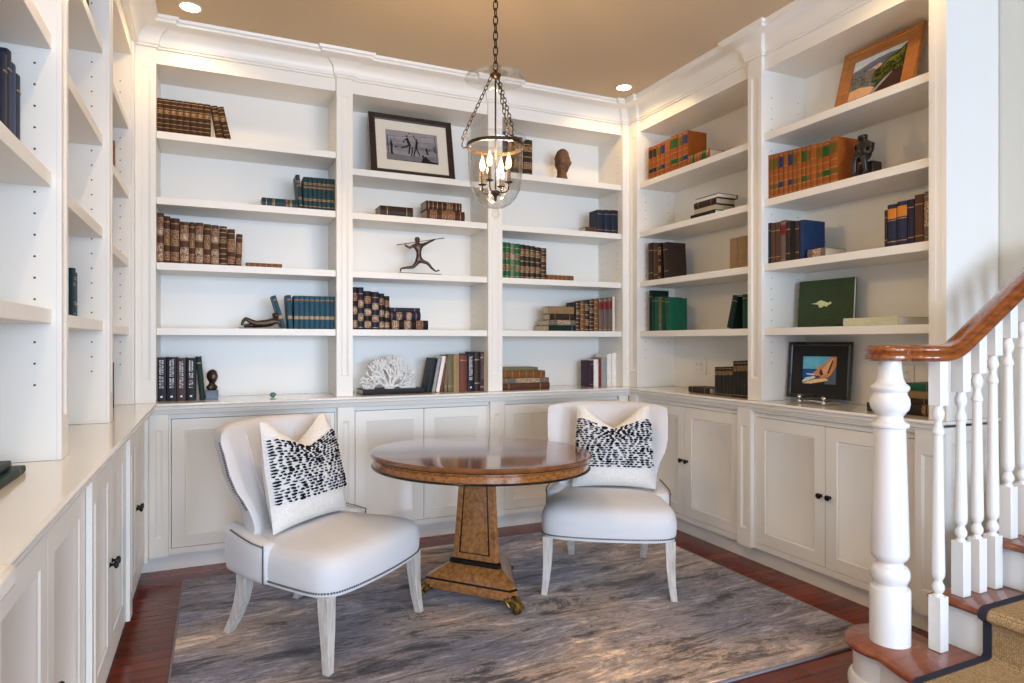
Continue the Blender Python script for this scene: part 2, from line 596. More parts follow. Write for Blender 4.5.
# ------------------------------------------------------------------ cabinet pieces
def panel(mb, x0, x1, z0, z1, yf, th, fr, rec=0.010, slope=0.014, mi=0, frz=None):
    """framed panel: front face at yf (room side = smaller y), thickness th, recessed middle with a sloped moulding"""
    frz = frz or fr
    a, b = x0 + fr, x1 - fr
    c, d = z0 + frz, z1 - frz
    r1 = [(x0, yf, z0), (x1, yf, z0), (x1, yf, z1), (x0, yf, z1)]
    r2 = [(a, yf, c), (b, yf, c), (b, yf, d), (a, yf, d)]
    e = slope * 0.35
    r2b = [(a + e, yf + rec * 0.45, c + e), (b - e, yf + rec * 0.45, c + e), (b - e, yf + rec * 0.45, d - e), (a + e, yf + rec * 0.45, d - e)]
    e2 = slope * 0.55
    r2c = [(a + e2, yf + rec * 0.45, c + e2), (b - e2, yf + rec * 0.45, c + e2), (b - e2, yf + rec * 0.45, d - e2), (a + e2, yf + rec * 0.45, d - e2)]
    e = slope
    r3 = [(a + e, yf + rec, c + e), (b - e, yf + rec, c + e), (b - e, yf + rec, d - e), (a + e, yf + rec, d - e)]
    bk = [(x0, yf + th, z0), (x1, yf + th, z0), (x1, yf + th, z1), (x0, yf + th, z1)]
    mb.loft([bk, r1, r2, r2b, r2c, r3], (True, True), mi)
    return mb


trim_i = [0]


def trim(mb, m, label, **kw):
    trim_i[0] += 1
    return struct('trim_%d' % trim_i[0], mb, m, label, 'trim', **kw)


def wobj(wall):
    return dict(rot=(0, 0, PHI[wall]))


PILN = {'B': ['left corner of the back wall', 'between left and middle back bays', 'between middle and right back bays', 'right corner of the back wall'],
        'R': ['at the far end of the right wall', 'between the two right wall bays', 'beside the stairs'],
        'L': ['at the near end of the left wall', 'between near and middle left wall bays', 'between middle and far left wall bays', 'at the far end of the left wall']}
for wall in 'BRL':
    for i, (a, b) in enumerate(PIL[wall]):
        yf = UF[wall] - PR[wall]
        mb = MB()
        panel(mb, a, b, CT + 0.001, 3.08, yf, PR[wall] - 0.0005, 0.028 if b - a > 0.09 else 0.022, 0.007, 0.010, frz=0.13)
        trim(mb, M['paint'], 'tall white bookcase pilaster with a recessed flute, ' + PILN[wall][i], **wobj(wall))
        lp_ = 0.018 if wall == 'L' else 0.03
        yl = LF[wall] - lp_
        aa, bb = a, b
        if (wall, i) in (('B', 0),):
            aa, bb = -0.3495, -0.252
        if (wall, i) in (('B', 3),):
            aa, bb = 2.855, 2.94
        if (wall, i) in (('R', 0),):
            aa, bb = -4.28, -4.19
        if (wall, i) == ('R', 1):
            aa, bb = -3.115, -3.005
        if (wall, i) == ('R', 2):
            aa, bb = -1.985, -1.862
        if wall == 'L' and i in (1, 2):
            aa, bb = a + 0.025, b + 0.02
        if (wall, i) == ('L', 3):
            aa, bb = 4.20, 4.2845
        mb = MB()
        panel(mb, aa, bb, 0.10, 0.945, yl, lp_ - 0.0005, 0.03 if bb - aa > 0.09 else 0.026, 0.007, 0.010, frz=0.11)
        trim(mb, M['paint'], 'short white fluted base cabinet pilaster, ' + PILN[wall][i], **wobj(wall))

# corner returns of the upper pilasters are closed by the crown; crown + frieze follow one breakfront path per room
path = []


def jog(pts):
    path.extend(pts)


xl = -UF['L']
yb = UF['B']
xr = UF['R']
path += [(xl + 0.012, 1.30), (xl + 0.012, yb - PROT)]
path += [(-0.319, yb - PROT), (-0.319, yb), (0.712, yb), (0.712, yb - PROT), (0.815, yb - PROT), (0.815, yb), (1.773, yb), (1.773, yb - PROT), (1.883, yb - PROT),
         (1.883, yb), (2.916, yb), (2.916, yb - PROT)]
path += [(xr - PROT, yb - PROT), (xr - PROT, 4.215), (xr, 4.215), (xr, 3.058), (xr - PROT, 3.058), (xr - PROT, 2.948), (xr, 2.948), (xr, 1.93), (xr - PROT, 1.93), (xr - PROT, 1.86),
         (3.375, 1.86)]


def offset_path(pts, off):
    out = []
    n = len(pts)
    for i in range(n):
        p = Vector(pts[i])
        ns = []
        for a, b in ((i - 1, i), (i, i + 1)):
            if a < 0 or b >= n:
                continue
            t = (Vector(pts[b]) - Vector(pts[a])).normalized()
            ns.append(Vector((t.y, -t.x)))       # right of travel = room side
        if len(ns) == 1:
            q = p + ns[0] * off
        else:
            m_ = (ns[0] + ns[1])
            m_ = m_ / max(1e-6, m_.length_squared) * 2
            q = p + m_ * off
        out.append(q)
    return out


def sweep_crown(prof, pts):
    mb = MB()
    loops = []
    offs = [offset_path(pts, o_) for o_, z in prof]
    for i in range(len(pts)):
        loops.append([(offs[j][i].x, offs[j][i].y, prof[j][1]) for j in range(len(prof))])
    mb.loft(loops, (True, True))
    return mb


cprof = [(-0.03, 3.06), (0.0, 3.06), (0.010, 3.064), (0.010, 3.074), (0.018, 3.078), (0.018, 3.086)]
for k in range(1, 8):
    a = k / 8 * PI / 2
    cprof.append((0.018 + 0.082 * (1 - math.cos(a)), 3.086 + 0.082 * math.sin(a)))
cprof += [(0.102, 3.172), (0.110, 3.176), (0.112, 3.188), (0.122, 3.194), (0.126, CEIL - 0.0005), (-0.03, CEIL - 0.0005)]
cr = sweep_crown(cprof, path)
trim(cr, M['paint'], 'white cove crown moulding stepping around every pilaster', smooth=25)
# frieze boards over each opening
for wall in 'BRL':
    for i, (a, b) in enumerate(BAYS[wall]):
        mb = MB().box(a, b, UF[wall], UF[wall] + 0.03, OPEN, CEIL - 0.001)
        trim(mb, M['paint'], 'flat white frieze board over ' + BAYNAME[(wall, i)], **wobj(wall))

PEG = {}
for wall in 'BRL':
    for i, (a, b) in enumerate(BAYS[wall]):
        f = UF[wall]
        t = thing('bookcase', 'white built-in bookcase with four shelves, ' + BAYNAME[(wall, i)], 'bookcase', wloc(wall, (a + b) / 2, f, CT + 0.001), (0, 0, PHI[wall]),
                  'built-in bookcases')
        h = (b - a) / 2
        z0 = CT + 0.001
        MB().box(-h - 0.015, h + 0.015, DEP, DEP + 0.012, 0, OPEN + 0.02 - z0).build('back_panel', M['paint'], t)
        for s_ in (-1, 1):
            mb = MB()
            xa, xb = (-h - 0.016, -h) if s_ < 0 else (h, h + 0.016)
            mb.box(xa, xb, 0.0, DEP, 0, OPEN + 0.02 - z0)
            for yy in (0.055, 0.275):
                zz = 1.22 - z0
                while zz < 2.86 - z0:
                    n = 8
                    xx = -h + 0.0006 if s_ < 0 else h - 0.0006
                    mb.add([(xx, yy + 0.0035 * math.cos(2 * PI * k / n), zz + 0.0035 * math.sin(2 * PI * k / n)) for k in range(n)], [tuple(range(n))], 1)
                    zz += 0.064
            mb.build('side_panel', [M['paint'], M['hole']], t)
        MB().box(-h, h, 0.031, DEP, OPEN - z0, OPEN + 0.018 - z0).build('top_panel', M['paint'], t)
        for zs in SHELF[(wall, i)]:
            sf = -0.004 if wall != 'L' else 0.013
            MB().box(-h + 0.001, h - 0.001, sf, DEP - 0.001, zs - 0.043 - z0, zs - z0).build('shelf', M['paint'], t, bevel=0.002)

# ------------------------------------------------------------------ base cabinets
LB = {'B': [(-0.252, 0.712), (0.815, 1.773), (1.883, 2.855)],
      'R': [(-4.19, -3.115), (-3.005, -1.99)],
      'L': [(1.40, 2.38), (2.485, 3.36), (3.465, 4.20)]}
knob_prof = [(0.001, -0.030), (0.009, -0.0295), (0.0145, -0.026), (0.016, -0.021), (0.013, -0.016), (0.006, -0.013), (0.005, -0.006), (0.009, -0.003), (0.010, 0.0)]
for wall in 'BRL':
    for i, (a, b) in enumerate(LB[wall]):
        f = LF[wall]
        h = (b - a) / 2
        ztop, zbot = 0.893, 0.138
        t = thing('base_cabinet', 'white two door base cabinet under the counter, ' + BAYNAME[(wall, i)], 'cabinet', wloc(wall, (a + b) / 2, f, 0), (0, 0, PHI[wall]), 'base cabinets')
        mb = MB()
        st_ = 0.012
        mb.box(-h, -h + st_, 0, 0.02, 0.10, 0.945)
        mb.box(h - st_, h, 0, 0.02, 0.10, 0.945)
        mb.box(-h + st_, h - st_, 0, 0.02, ztop + 0.003, 0.945)
        mb.box(-h + st_, h - st_, 0, 0.02, 0.10, zbot - 0.003)
        mb.box(-h, h, 0.024, 0.30, 0.10, 0.12)
        mb.box(-h, -h + 0.01, 0.02, 0.30, 0.12, 0.945)
        mb.box(h - 0.01, h, 0.02, 0.30, 0.12, 0.945)
        mb.box(-h, h, 0.30, 0.31, 0.10, 0.945)
        mb.build('body', M['paint'], t, bevel=0.001)
        MB().box(-h - (0.16 if (wall, i) in (('B', 0), ('R', 0)) else 0.0552), h + (0.14 if (wall, i) in (('B', 2), ('L', 2)) else 0.0552), 0.04, 0.055, 0.0005, 0.0995).build('toe_kick', M['paint'], t)
        for s_ in (-1, 1):
            d0, d1 = (-h + st_ + 0.003, -0.002) if s_ < 0 else (0.002, h - st_ - 0.003)
            dm = MB()
            panel(dm, d0, d1, zbot, ztop, 0.0, 0.02, 0.068, 0.009, 0.016)
            d = dm.build('door', M['paint'], t)
            kz = 0.518 if wall != 'L' else 0.50
            kx = -0.028 if s_ < 0 else 0.028
            kb = MB().lathe(knob_prof, n=20)
            kb.xf(Matrix.Rotation(-PI / 2, 4, 'X'))
            kb.xf(Matrix.Scale(1, 4))
            o = kb.build('knob', M['knob'], d, loc=(kx, 0, kz))

# counter: one continuous U-shaped top with a nosing and a bed moulding
cf = [(-0.315, 1.24), (-0.315, 4.252), (2.928, 4.252), (2.928, 1.862), (3.37, 1.862)]
prof = [(-0.5, CT - 0.022), (-0.03, CT - 0.022)]


def counter_mesh():
    mb = MB()
    # slab
    inner = [(-0.775, 1.24), (-0.775, 4.685), (3.37, 4.685), (3.37, 1.862)]
    z0, z1 = CT - 0.018, CT
    mb.box(-0.775, -0.315, 1.24, 4.685, z0, z1)
    mb.box(-0.315, 2.928, 4.252, 4.685, z0, z1)
    mb.box(2.928, 3.37, 1.862, 4.685, z0, z1)
    return mb


ctm = counter_mesh()
# rounded nosing and stepped bed mould follow the front edge
nose = [(-0.002, CT)] + [(0.008 * math.sin(a), CT - 0.009 + 0.009 * math.cos(a)) for a in [PI * k / 8 for k in range(1, 8)]] + [(-0.002, CT - 0.018)]
fp = [(-0.315, 1.24), (-0.315, 4.252), (2.928, 4.252), (2.928, 1.862), (3.37, 1.862)]
ctm2 = sweep_crown(nose, fp)
ctm.add(ctm2.v, ctm2.f)
tag(ctm.build('countertop', M['counter'], smooth=30), 'long glossy white countertop wrapping all three walls of base cabinets', 'countertop')
bed = sweep_crown([(-0.03, CT - 0.0185), (-0.003, CT - 0.0185), (-0.005, CT - 0.035), (-0.012, CT - 0.040), (-0.014, CT - 0.048), (-0.022, CT - 0.05), (-0.024, CT - 0.062),
                   (-0.028, CT - 0.066), (-0.05, CT - 0.066)], fp[:4])
trim(bed, M['paint'], 'stepped white bed moulding under the countertop edge', smooth=25)
# end panel of the right run, facing the stairs
ep = MB()
panel(ep, 2.95, 3.37, 0.0, CT - 0.03, 0.0, 0.03, 0.07, 0.008, 0.012)
trim(ep, M['paint'], 'white end panel of the base cabinets beside the stairs', loc=(0, 1.865, 0))
ep = MB().box(2.976, 3.37, 0.0, 0.075, CT + 0.001, CEIL - 0.001)
ep2 = trim(ep, M['paint'], 'tall white end panel of the right bookcase beside the stairs', loc=(0, 1.8655, 0))
# low wall end at the near end of the left counter
lw_ = MB().box(-0.775, -0.30, 1.06, 1.235, 0, 0.97)
trim(lw_, M['paint'], 'low white panelled wall end closing the left counter')
t = MB().box(-0.79, -0.28, 1.04, 1.238, 0.972, 1.008)
trim(t, M['paint'], 'moulded white cap on the low wall end', bevel=0.008)
lw2 = MB().box(-0.775, -0.425, 1.10, 1.30, 0.99, CEIL - 0.001)
trim(lw2, M['paint'], 'white end panel closing the near left bookcase')

# ------------------------------------------------------------------ rug
rg = MB().box(-0.165, 2.745, 2.01, 4.10, 0.001, 0.011)
r_ = thing('rug', 'grey, taupe and tan abstract streaked area rug under the table and chairs', 'rug')
rg.build('pile', M['rug'], r_, bevel=0.003)
bd = MB()
for a, b, c, d in ((-0.172, -0.165, 2.0, 4.107), (2.745, 2.752, 2.0, 4.107), (-0.165, 2.745, 2.0, 2.01), (-0.165, 2.745, 4.10, 4.107)):
    bd.box(a, b, c, d, 0.001, 0.0105)
bd.build('binding', M['rugedge'], r_)
RZ = 0.0115

# ------------------------------------------------------------------ stairs
RISE, RUN = 0.185, 0.305
NX = 2.545          # nosing of the second tread
YB = 1.66           # far edge of the upper treads
YN = 0.445           # near edge of the flight (outside the picture)
st_t = thing('staircase', 'white and wood staircase rising to the right beside the bookcase', 'stairs', (0, 0, 0))
# curved first step
NEW = (2.388, 1.709)


def bull(off, x_back=2.62):
    pts = []
    cx_, cy_, r0 = NEW[0] + 0.008, NEW[1] + 0.002, 0.162 + off
    pts.append((cx_ - r0 - 0.06, YN))
    pts.append((cx_ - r0 - 0.06, 1.25))
    pts.append((cx_ - r0 - 0.052, 1.40))
    pts.append((cx_ - r0 - 0.028, 1.55))
    for k in range(0, 17):
        a = PI + 0.35 - (k / 16) * (PI * 1.12 + 0.35)
        pts.append((cx_ + r0 * math.cos(a), cy_ + r0 * math.sin(a)))
    pts.append((x_back, YB - 0.01))
    pts.append((x_back, YN))
    return pts


def tread_poly(poly_fn, z, th):
    loops = []
    for off, dz in ((-0.008, -th), (0.0, -th + 0.006), (0.004, -th / 2), (0.0, -0.006), (-0.008, 0.0)):
        loops.append([(x, y, z + dz) for x, y in poly_fn(off)])
    return MB().loft(loops, (True, True))


tread_poly(bull, RISE, 0.03).build('tread', M['tread'], st_t, smooth=40)
MB().prism(bull(-0.03), 0.0, RISE - 0.031).build('riser', M['white'], st_t, smooth=30)
cove = MB()
cove.loft([[(x, y, z) for x, y in bull(o_)] for o_, z in ((-0.029, RISE - 0.05), (-0.020, RISE - 0.045), (-0.014, RISE - 0.032), (-0.014, RISE - 0.0305))], (True, True))
cove.build('cove_moulding', M['white'], st_t, smooth=30)
bs = MB().loft([[(x, y, z) for x, y in bull(o_)] for o_, z in ((-0.012, 0.0005), (-0.012, 0.03), (-0.020, 0.045), (-0.029, 0.05))], (True, True))
bs.build('base_shoe', M['white'], st_t, smooth=30)
NST = 8
for k in range(NST):
    z = RISE * (k + 2)
    x0 = NX + RUN * k
    x1 = NX + RUN * (k + 1) + 0.03
    yb_ = YB if x1 < 3.4 else 1.66
    MB().box(x0 + 0.028, x0 + 0.045, YN, yb_ - 0.022, z - RISE + 0.001, z - 0.031).build('riser', M['white'], st_t)
    tr = MB()

    def tp(off, x0=x0, x1=x1, yb_=yb_):
        return [(x0 - off, YN), (x0 - off, yb_ + off), (x1, yb_ + off), (x1, YN)]
    tread_poly(tp, z, 0.03).build('tread', M['tread'], st_t, smooth=40)
# closed far stringer (under tread ends)
sg = MB()
for k in range(NST):
    x0 = NX + RUN * k + 0.03
    sg.box(x0, x0 + RUN, YB - 0.045, YB - 0.022, max(0.001, RISE * (k + 1) - 0.3), RISE * (k + 2) - 0.031)
sg.build('stringer', M['white'], st_t)
# sisal runner draped over treads and risers, with navy binding
RY1 = 1.468
RY0 = 0.55


def runner_profile(off):
    """x-z line over the steps, off = height above the wood"""
    pts = []
    cx0 = NEW[0] + 0.012 - 0.196 - 0.03
    pts.append((cx0 - 0.006 - off + 0.03, 0.002))
    pts.append((cx0 - 0.006 - off + 0.03, RISE - 0.035))
    xs = [cx0] + [NX + RUN * k for k in range(NST)]
    for k, x in enumerate(xs):
        z = RISE * (k + 1)
        if k:
            pts.append((x + 0.026 - off, z - RISE + 0.012 + off))
            pts.append((x + 0.026 - off, z - 0.045))
        for a in (200, 170, 130, 100):
            pts.append((x + 0.012 + (0.019 + off) * math.cos(R(a)), z - 0.015 + (0.0155 + off) * math.sin(R(a))))
        nx = (xs[k + 1] if k + 1 < len(xs) else x + RUN)
        pts.append((nx + 0.012 - off, z + 0.002 + off))
    return pts


def runner_strip(y0, y1, off, th):
    top = runner_profile(off + th)
    bot = runner_profile(off)
    loops = []
    for (xt, zt), (xb_, zb) in zip(top, bot):
        loops.append([(xb_, y0, zb), (xb_, y1, zb), (xt, y1, zt), (xt, y0, zt)])
    return MB().loft(loops, (True, True))


ru = thing('stair_runner', 'tan woven sisal stair runner with dark navy edge binding', 'stair runner')
runner_strip(RY0 + 0.03, RY1 - 0.03, 0.002, 0.010).build('weave', M['sisal'], ru, smooth=50)
runner_strip(RY1 - 0.03, RY1, 0.002, 0.012).build('binding', M['navy'], ru, smooth=50)
runner_strip(RY0, RY0 + 0.03, 0.002, 0.012).build('binding', M['navy'], ru, smooth=50)

# newel
nprof = [(0.0817, 0.0), (0.0817, 0.205), (0.079, 0.211), (0.0681, 0.215), (0.0661, 0.228), (0.071, 0.238), (0.078, 0.250), (0.0800, 0.265), (0.077, 0.282), (0.068, 0.294),
         (0.056, 0.299), (0.0525, 0.306), (0.0535, 0.313), (0.064, 0.321), (0.074, 0.332), (0.0775, 0.348), (0.0712, 0.548), (0.0622, 0.826), (0.0622, 0.829),
         (0.074, 0.833), (0.0765, 0.840), (0.074, 0.849), (0.060, 0.855), (0.0525, 0.864), (0.0525, 0.876), (0.062, 0.888), (0.075, 0.902), (0.0797, 0.922), (0.078, 0.942),
         (0.070, 0.956), (0.0675, 0.962), (0.0675, 0.968), (0.075, 0.976), (0.0778, 0.985), (0.075, 0.993), (0.0622, 1.003), (0.053, 1.020), (0.0486, 1.045), (0.0447, 1.0885)]
nw_ = MB().lathe([(r * 0.875, z) for r, z in nprof], c=(0, 0), n=48)
tag(nw_.build('newel_post', M['white'], loc=(NEW[0], NEW[1], RISE + 0.0005), smooth=28), 'thick white turned newel post on the curved bottom step', 'newel post')

# handrail path
BY = 1.585
SL = RISE / RUN
rail_c = []       # centre line at mid height of the rail
RH = 1.305
pts2 = [(NEW[0], NEW[1])]
XE = 2.50
bez = [(NEW[0], NEW[1]), (NEW[0] + 0.025, NEW[1] - 0.085), (2.45, BY + 0.004), (XE, BY)]
for k in range(1, 9):
    t_ = k / 8
    a = [(1 - t_) ** 3, 3 * t_ * (1 - t_) ** 2, 3 * t_ * t_ * (1 - t_), t_ ** 3]
    pts2.append((sum(a[i] * bez[i][0] for i in range(4)), sum(a[i] * bez[i][1] for i in range(4))))
rc = [Vector((x, y, RH)) for x, y in pts2]
# easing from level into the pitch
x_e0, x_e1 = 2.50, 2.60
for k in range(1, 8):
    t_ = k / 7
    x = XE + (x_e1 - XE + 0.02) * t_
    rc.append(Vector((x, BY, RH + SL * 0.5 * ((x - XE) ** 2) / (x_e1 + 0.02 - XE))))
xe, ze = rc[-1].x, rc[-1].z
rc.append(Vector((xe + 0.6, BY, ze + SL * 0.6)))
rc.append(Vector((5.0, BY, ze + SL * (5.0 - xe))))


def rail_z(x):
    if x <= XE:
        return RH
    if x <= xe:
        return RH + SL * 0.5 * ((x - XE) ** 2) / (xe - XE)
    return ze + SL * (x - xe)


# profile (half width, height) with ogee sides, symmetrical
hp = [(0.0, -0.031), (0.024, -0.031), (0.030, -0.029), (0.037, -0.024), (0.039, -0.015), (0.037, -0.007), (0.030, -0.002), (0.031, 0.002), (0.036, 0.008), (0.037, 0.016),
      (0.032, 0.025), (0.020, 0.030), (0.0, 0.0325)]
prof_full = hp + [(-a, b) for a, b in hp[-2:0:-1]]
hr = thing('handrail', 'polished reddish wood handrail curling over the newel and rising right', 'handrail')
loops = []
for i, p in enumerate(rc):
    t_ = (rc[min(i + 1, len(rc) - 1)] - rc[max(0, i - 1)]).normalized()
    side = t_.cross(Vector((0, 0, 1))).normalized()
    up = side.cross(t_).normalized()
    if i == 0:
        up = Vector((0, 0, 1))
    loops.append([p + side * a + up * b for a, b in prof_full])
MB().loft(loops, (True, True)).build('rail', M['rail'], hr, smooth=50)
capp = [(0.001, -0.031)] + [(a * 1.0 + 0.050, b) for a, b in hp[1:-1]] + [(0.04, 0.0325), (0.001, 0.0325)]
MB().lathe([(r, RH + z) for r, z in capp], c=NEW, n=40).build('rail_cap', M['rail'], hr, smooth=40)

# balusters
def baluster(x, zb, hb, label, seg_top):
    """square base block from zb to zb+hb, turned shaft, square top block from seg_top to the rail"""
    zt = rail_z(x) - 0.030
    q = 0.0235
    mb = MB()
    t = thing('baluster', label, 'baluster', (x, BY, zb), group='white turned balusters')
    MB().box(-q, q, -q, q, 0.0005, hb).build('base_block', M['white'], t, bevel=0.0015)
    dz = SL * q if x > 2.6 else 0
    tb = MB()
    tb.add([(-q, -q, seg_top - zb), (q, -q, seg_top - zb), (q, q, seg_top - zb), (-q, q, seg_top - zb),
            (-q, -q, zt - zb - dz), (q, -q, zt - zb + dz), (q, q, zt - zb + dz), (-q, q, zt - zb - dz)],
           [(0, 3, 2, 1), (4, 5, 6, 7), (0, 1, 5, 4), (1, 2, 6, 5), (2, 3, 7, 6), (3, 0, 4, 7)])
    tb.build('top_block', M['white'], t, bevel=0.0015)
    a, b = hb, seg_top - zb
    pr = [(0.019, a - 0.001), (0.019, a + 0.004), (0.0135, a + 0.008), (0.0135, a + 0.012), (0.019, a + 0.018), (0.0225, a + 0.028), (0.0215, a + 0.040), (0.016, a + 0.050),
          (0.0135, a + 0.056), (0.015, a + 0.061), (0.0215, a + 0.072), (0.0235, a + 0.085), (0.0235, a + 0.10), (0.0165, b - 0.115), (0.0165, b - 0.112), (0.0205, b - 0.107),
          (0.0215, b - 0.100), (0.019, b - 0.090), (0.0145, b - 0.078), (0.0125, b - 0.066), (0.0135, b - 0.058), (0.019, b - 0.048), (0.022, b - 0.035), (0.021, b - 0.022),
          (0.0165, b - 0.013), (0.016, b + 0.001)]
    MB().lathe([(r * 0.95, z) for r, z in pr], n=20).build('spindle', M['white'], t, smooth=30)


baluster(2.487, RISE, 0.205, 'white turned baluster alone on the curved bottom step beside the newel post', 1.108)
words = ['second', 'third', 'fourth', 'fifth', 'sixth', 'seventh']
bi = 0
for k in range(0, 5):
    for j in range(3):
        x = NX + 0.078 + RUN * k + j * RUN / 3
        if x > 3.35:
            continue
        wh = ['left', 'middle', 'right'][j]
        hi = ['second', 'third', 'fourth', 'fifth', 'sixth'][k]
        baluster(x, RISE * (k + 2), 0.210, 'white turned baluster, %s of three standing on the %s stair tread' % (wh, hi), 1.160 + (x - 2.63) * 0.68)

# ------------------------------------------------------------------ pedestal table
TX, TY = 1.282, 3.220
tb = thing('pedestal_table', 'round burl wood pedestal table with three brass paw feet on the rug', 'table', (TX, TY, RZ))
tt = MB()
RT = 0.580
tt.lathe([(0.001, 0.715), (RT - 0.02, 0.715), (RT - 0.006, 0.719), (RT, 0.727), (RT + 0.001, 0.735), (RT - 0.006, 0.742), (RT - 0.05, 0.744), (0.001, 0.744)], n=96)
# the top tips slightly on its hinge: higher towards the near right
fwd = Vector((st, ct, 0))
rgt = Vector((ct, -st, 0))
top = tt.build('tabletop', M['burltop'], tb, smooth=40)
ap = MB().lathe([(0.001, 0.670), (RT - 0.030, 0.670), (RT - 0.016, 0.672), (RT - 0.016, 0.700), (RT - 0.020, 0.705), (RT - 0.012, 0.712), (RT - 0.012, 0.7145), (0.001, 0.7145)], n=96)
apo = ap.build('apron', M['burledge'], top, smooth=30)
bo = MB().lathe([(0.001, 0.662), (RT - 0.024, 0.662), (RT - 0.010, 0.664), (RT - 0.006, 0.669), (RT - 0.010, 0.674), (RT - 0.030, 0.675)], n=96)
boo = bo.build('bead', M['ebony'], top, smooth=40)
tilt = Matrix.Rotation(R(1.25), 4, rgt) @ Matrix.Rotation(R(-1.0), 4, fwd)
piv = Matrix.Translation((0, 0, 0.66))
top.matrix_local = Matrix.Translation((0, 0, 0.020)) @ piv @ tilt.inverted() @ piv.inverted()
A0 = R(161)     # direction of the first paw


def tri(rc_, cut, n=3):
    """triangle with corners at radius rc_, corners cut square by cut"""
    pts = []
    for k in range(n):
        a = A0 + k * 2 * PI / n
        c = Vector((rc_ * math.cos(a), rc_ * math.sin(a)))
        a2 = A0 + (k + 1) * 2 * PI / n
        a1 = A0 + (k - 1) * 2 * PI / n
        p1 = Vector((rc_ * math.cos(a1), rc_ * math.sin(a1)))
        p2 = Vector((rc_ * math.cos(a2), rc_ * math.sin(a2)))
        pts.append(tuple(c + (p1 - c).normalized() * cut))
        pts.append(tuple(c + (p2 - c).normalized() * cut))
    return pts


def tlo(rc_, cut, z):
    return [(x, y, z) for x, y in tri(rc_, cut)]


MB().loft([tlo(0.168, 0.022, 0.205), tlo(0.1305, 0.018, 0.68)]).build('column', M['burl'], tb, smooth=30)
# ebony inlay lines on the three faces of the column
inl = MB()
for k in range(3):
    lo = tri(0.168, 0.022)
    hi = tri(0.1305, 0.018)
    a0, b0 = Vector((*lo[(2 * k + 1) % 6], 0.205)), Vector((*lo[(2 * k + 2) % 6], 0.205))
    a1, b1 = Vector((*hi[(2 * k + 1) % 6], 0.665)), Vector((*hi[(2 * k + 2) % 6], 0.665))
    n_ = (b0 - a0).cross(a1 - a0).normalized()
    if n_.x * a0.x + n_.y * a0.y < 0:
        n_ = -n_

    def P(u, v):
        return (a0.lerp(b0, u)).lerp(a1.lerp(b1, u), v) + n_ * 0.0006

    def quad(u0, v0, u1, v1, wu, wv):
        inl.add([P(u0 - wu, v0 - wv), P(u0 + wu, v0 + wv) if wu else P(u0, v0 + wv), P(u1 + wu, v1 + wv), P(u1 - wu, v1 - wv)], [(0, 1, 2, 3)])
    w_ = 0.018
    inl.add([P(0.13, 0.07), P(0.13 + w_ * 2, 0.07), P(0.16 + w_ * 2, 1), P(0.16, 1)], [(0, 1, 2, 3)])
    inl.add([P(0.87 - w_ * 2, 0.07), P(0.87, 0.07), P(0.84, 1), P(0.84 - w_ * 2, 1)], [(0, 1, 2, 3)])
    inl.add([P(0.13, 0.065), P(0.87, 0.065), P(0.87, 0.077), P(0.13, 0.077)], [(0, 1, 2, 3)])
inl.build('inlay', M['ebony'], tb, smooth=0)
MB().loft([tlo(0.186, 0.024, 0.178), tlo(0.190, 0.024, 0.183), tlo(0.188, 0.024, 0.201), tlo(0.178, 0.022, 0.206)]).build('plinth', M['ebony'], tb, smooth=30)
MB().loft([tlo(0.330, 0.045, 0.058), tlo(0.330, 0.045, 0.106), tlo(0.322, 0.045, 0.116), tlo(0.240, 0.03, 0.155), tlo(0.192, 0.024, 0.179)]).build('base', M['burl'], tb, smooth=30)
MB().loft([tlo(0.3315, 0.045, 0.103), tlo(0.3315, 0.045, 0.108), tlo(0.326, 0.045, 0.1125)]).build('inlay', M['ebony'], tb, smooth=30)
for k in range(3):
    a = A0 + k * 2 * PI / 3
    pw = MB()
    # leafy bracket, knuckled paw with toes
    pw.ball((0.245, 0, 0.062), 0.030, 10, sc=(1.2, 1.3, 0.8))
    pw.tube([(0.235, 0, 0.066), (0.268, 0, 0.060), (0.292, 0, 0.046), (0.312, 0, 0.035)], [0.026, 0.025, 0.021, 0.014], 12)
    for j in (-1.5, -0.5, 0.5, 1.5):
        pw.tube([(0.285, j * 0.013, 0.050), (0.308, j * 0.015, 0.044), (0.322, j * 0.016, 0.030)], [0.009, 0.010, 0.006], 8)
    for j in (-1, 1):
        pw.tube([(0.235, j * 0.03, 0.070), (0.262, j * 0.038, 0.052), (0.272, j * 0.03, 0.036), (0.262, j * 0.022, 0.040)], [0.008, 0.010, 0.008, 0.004], 8)
    pw.v = [(x + 0.025, y, z) for x, y, z in pw.v]
    po = pw.build('paw_foot', M['brass'], tb, rot=(0, 0, a), smooth=60)
    cw = MB()
    for yy in (-0.009, 0.009):
        cw.loft([[(0.296 + r * math.cos(2 * PI * q / 20), yy + dy, 0.0195 + r * math.sin(2 * PI * q / 20)) for q in range(20)]
                 for r, dy in ((0.012, -0.005), (0.018, -0.005), (0.019, 0), (0.018, 0.005), (0.012, 0.005))])
    cw.box(0.285, 0.305, -0.003, 0.003, 0.012, 0.045)
    cw.v = [(x + 0.025, y, z) for x, y, z in cw.v]
    cw.build('caster', M['ebony'] if k == 2 else M['brass'], po, smooth=40)

# ------------------------------------------------------------------ slipper chairs


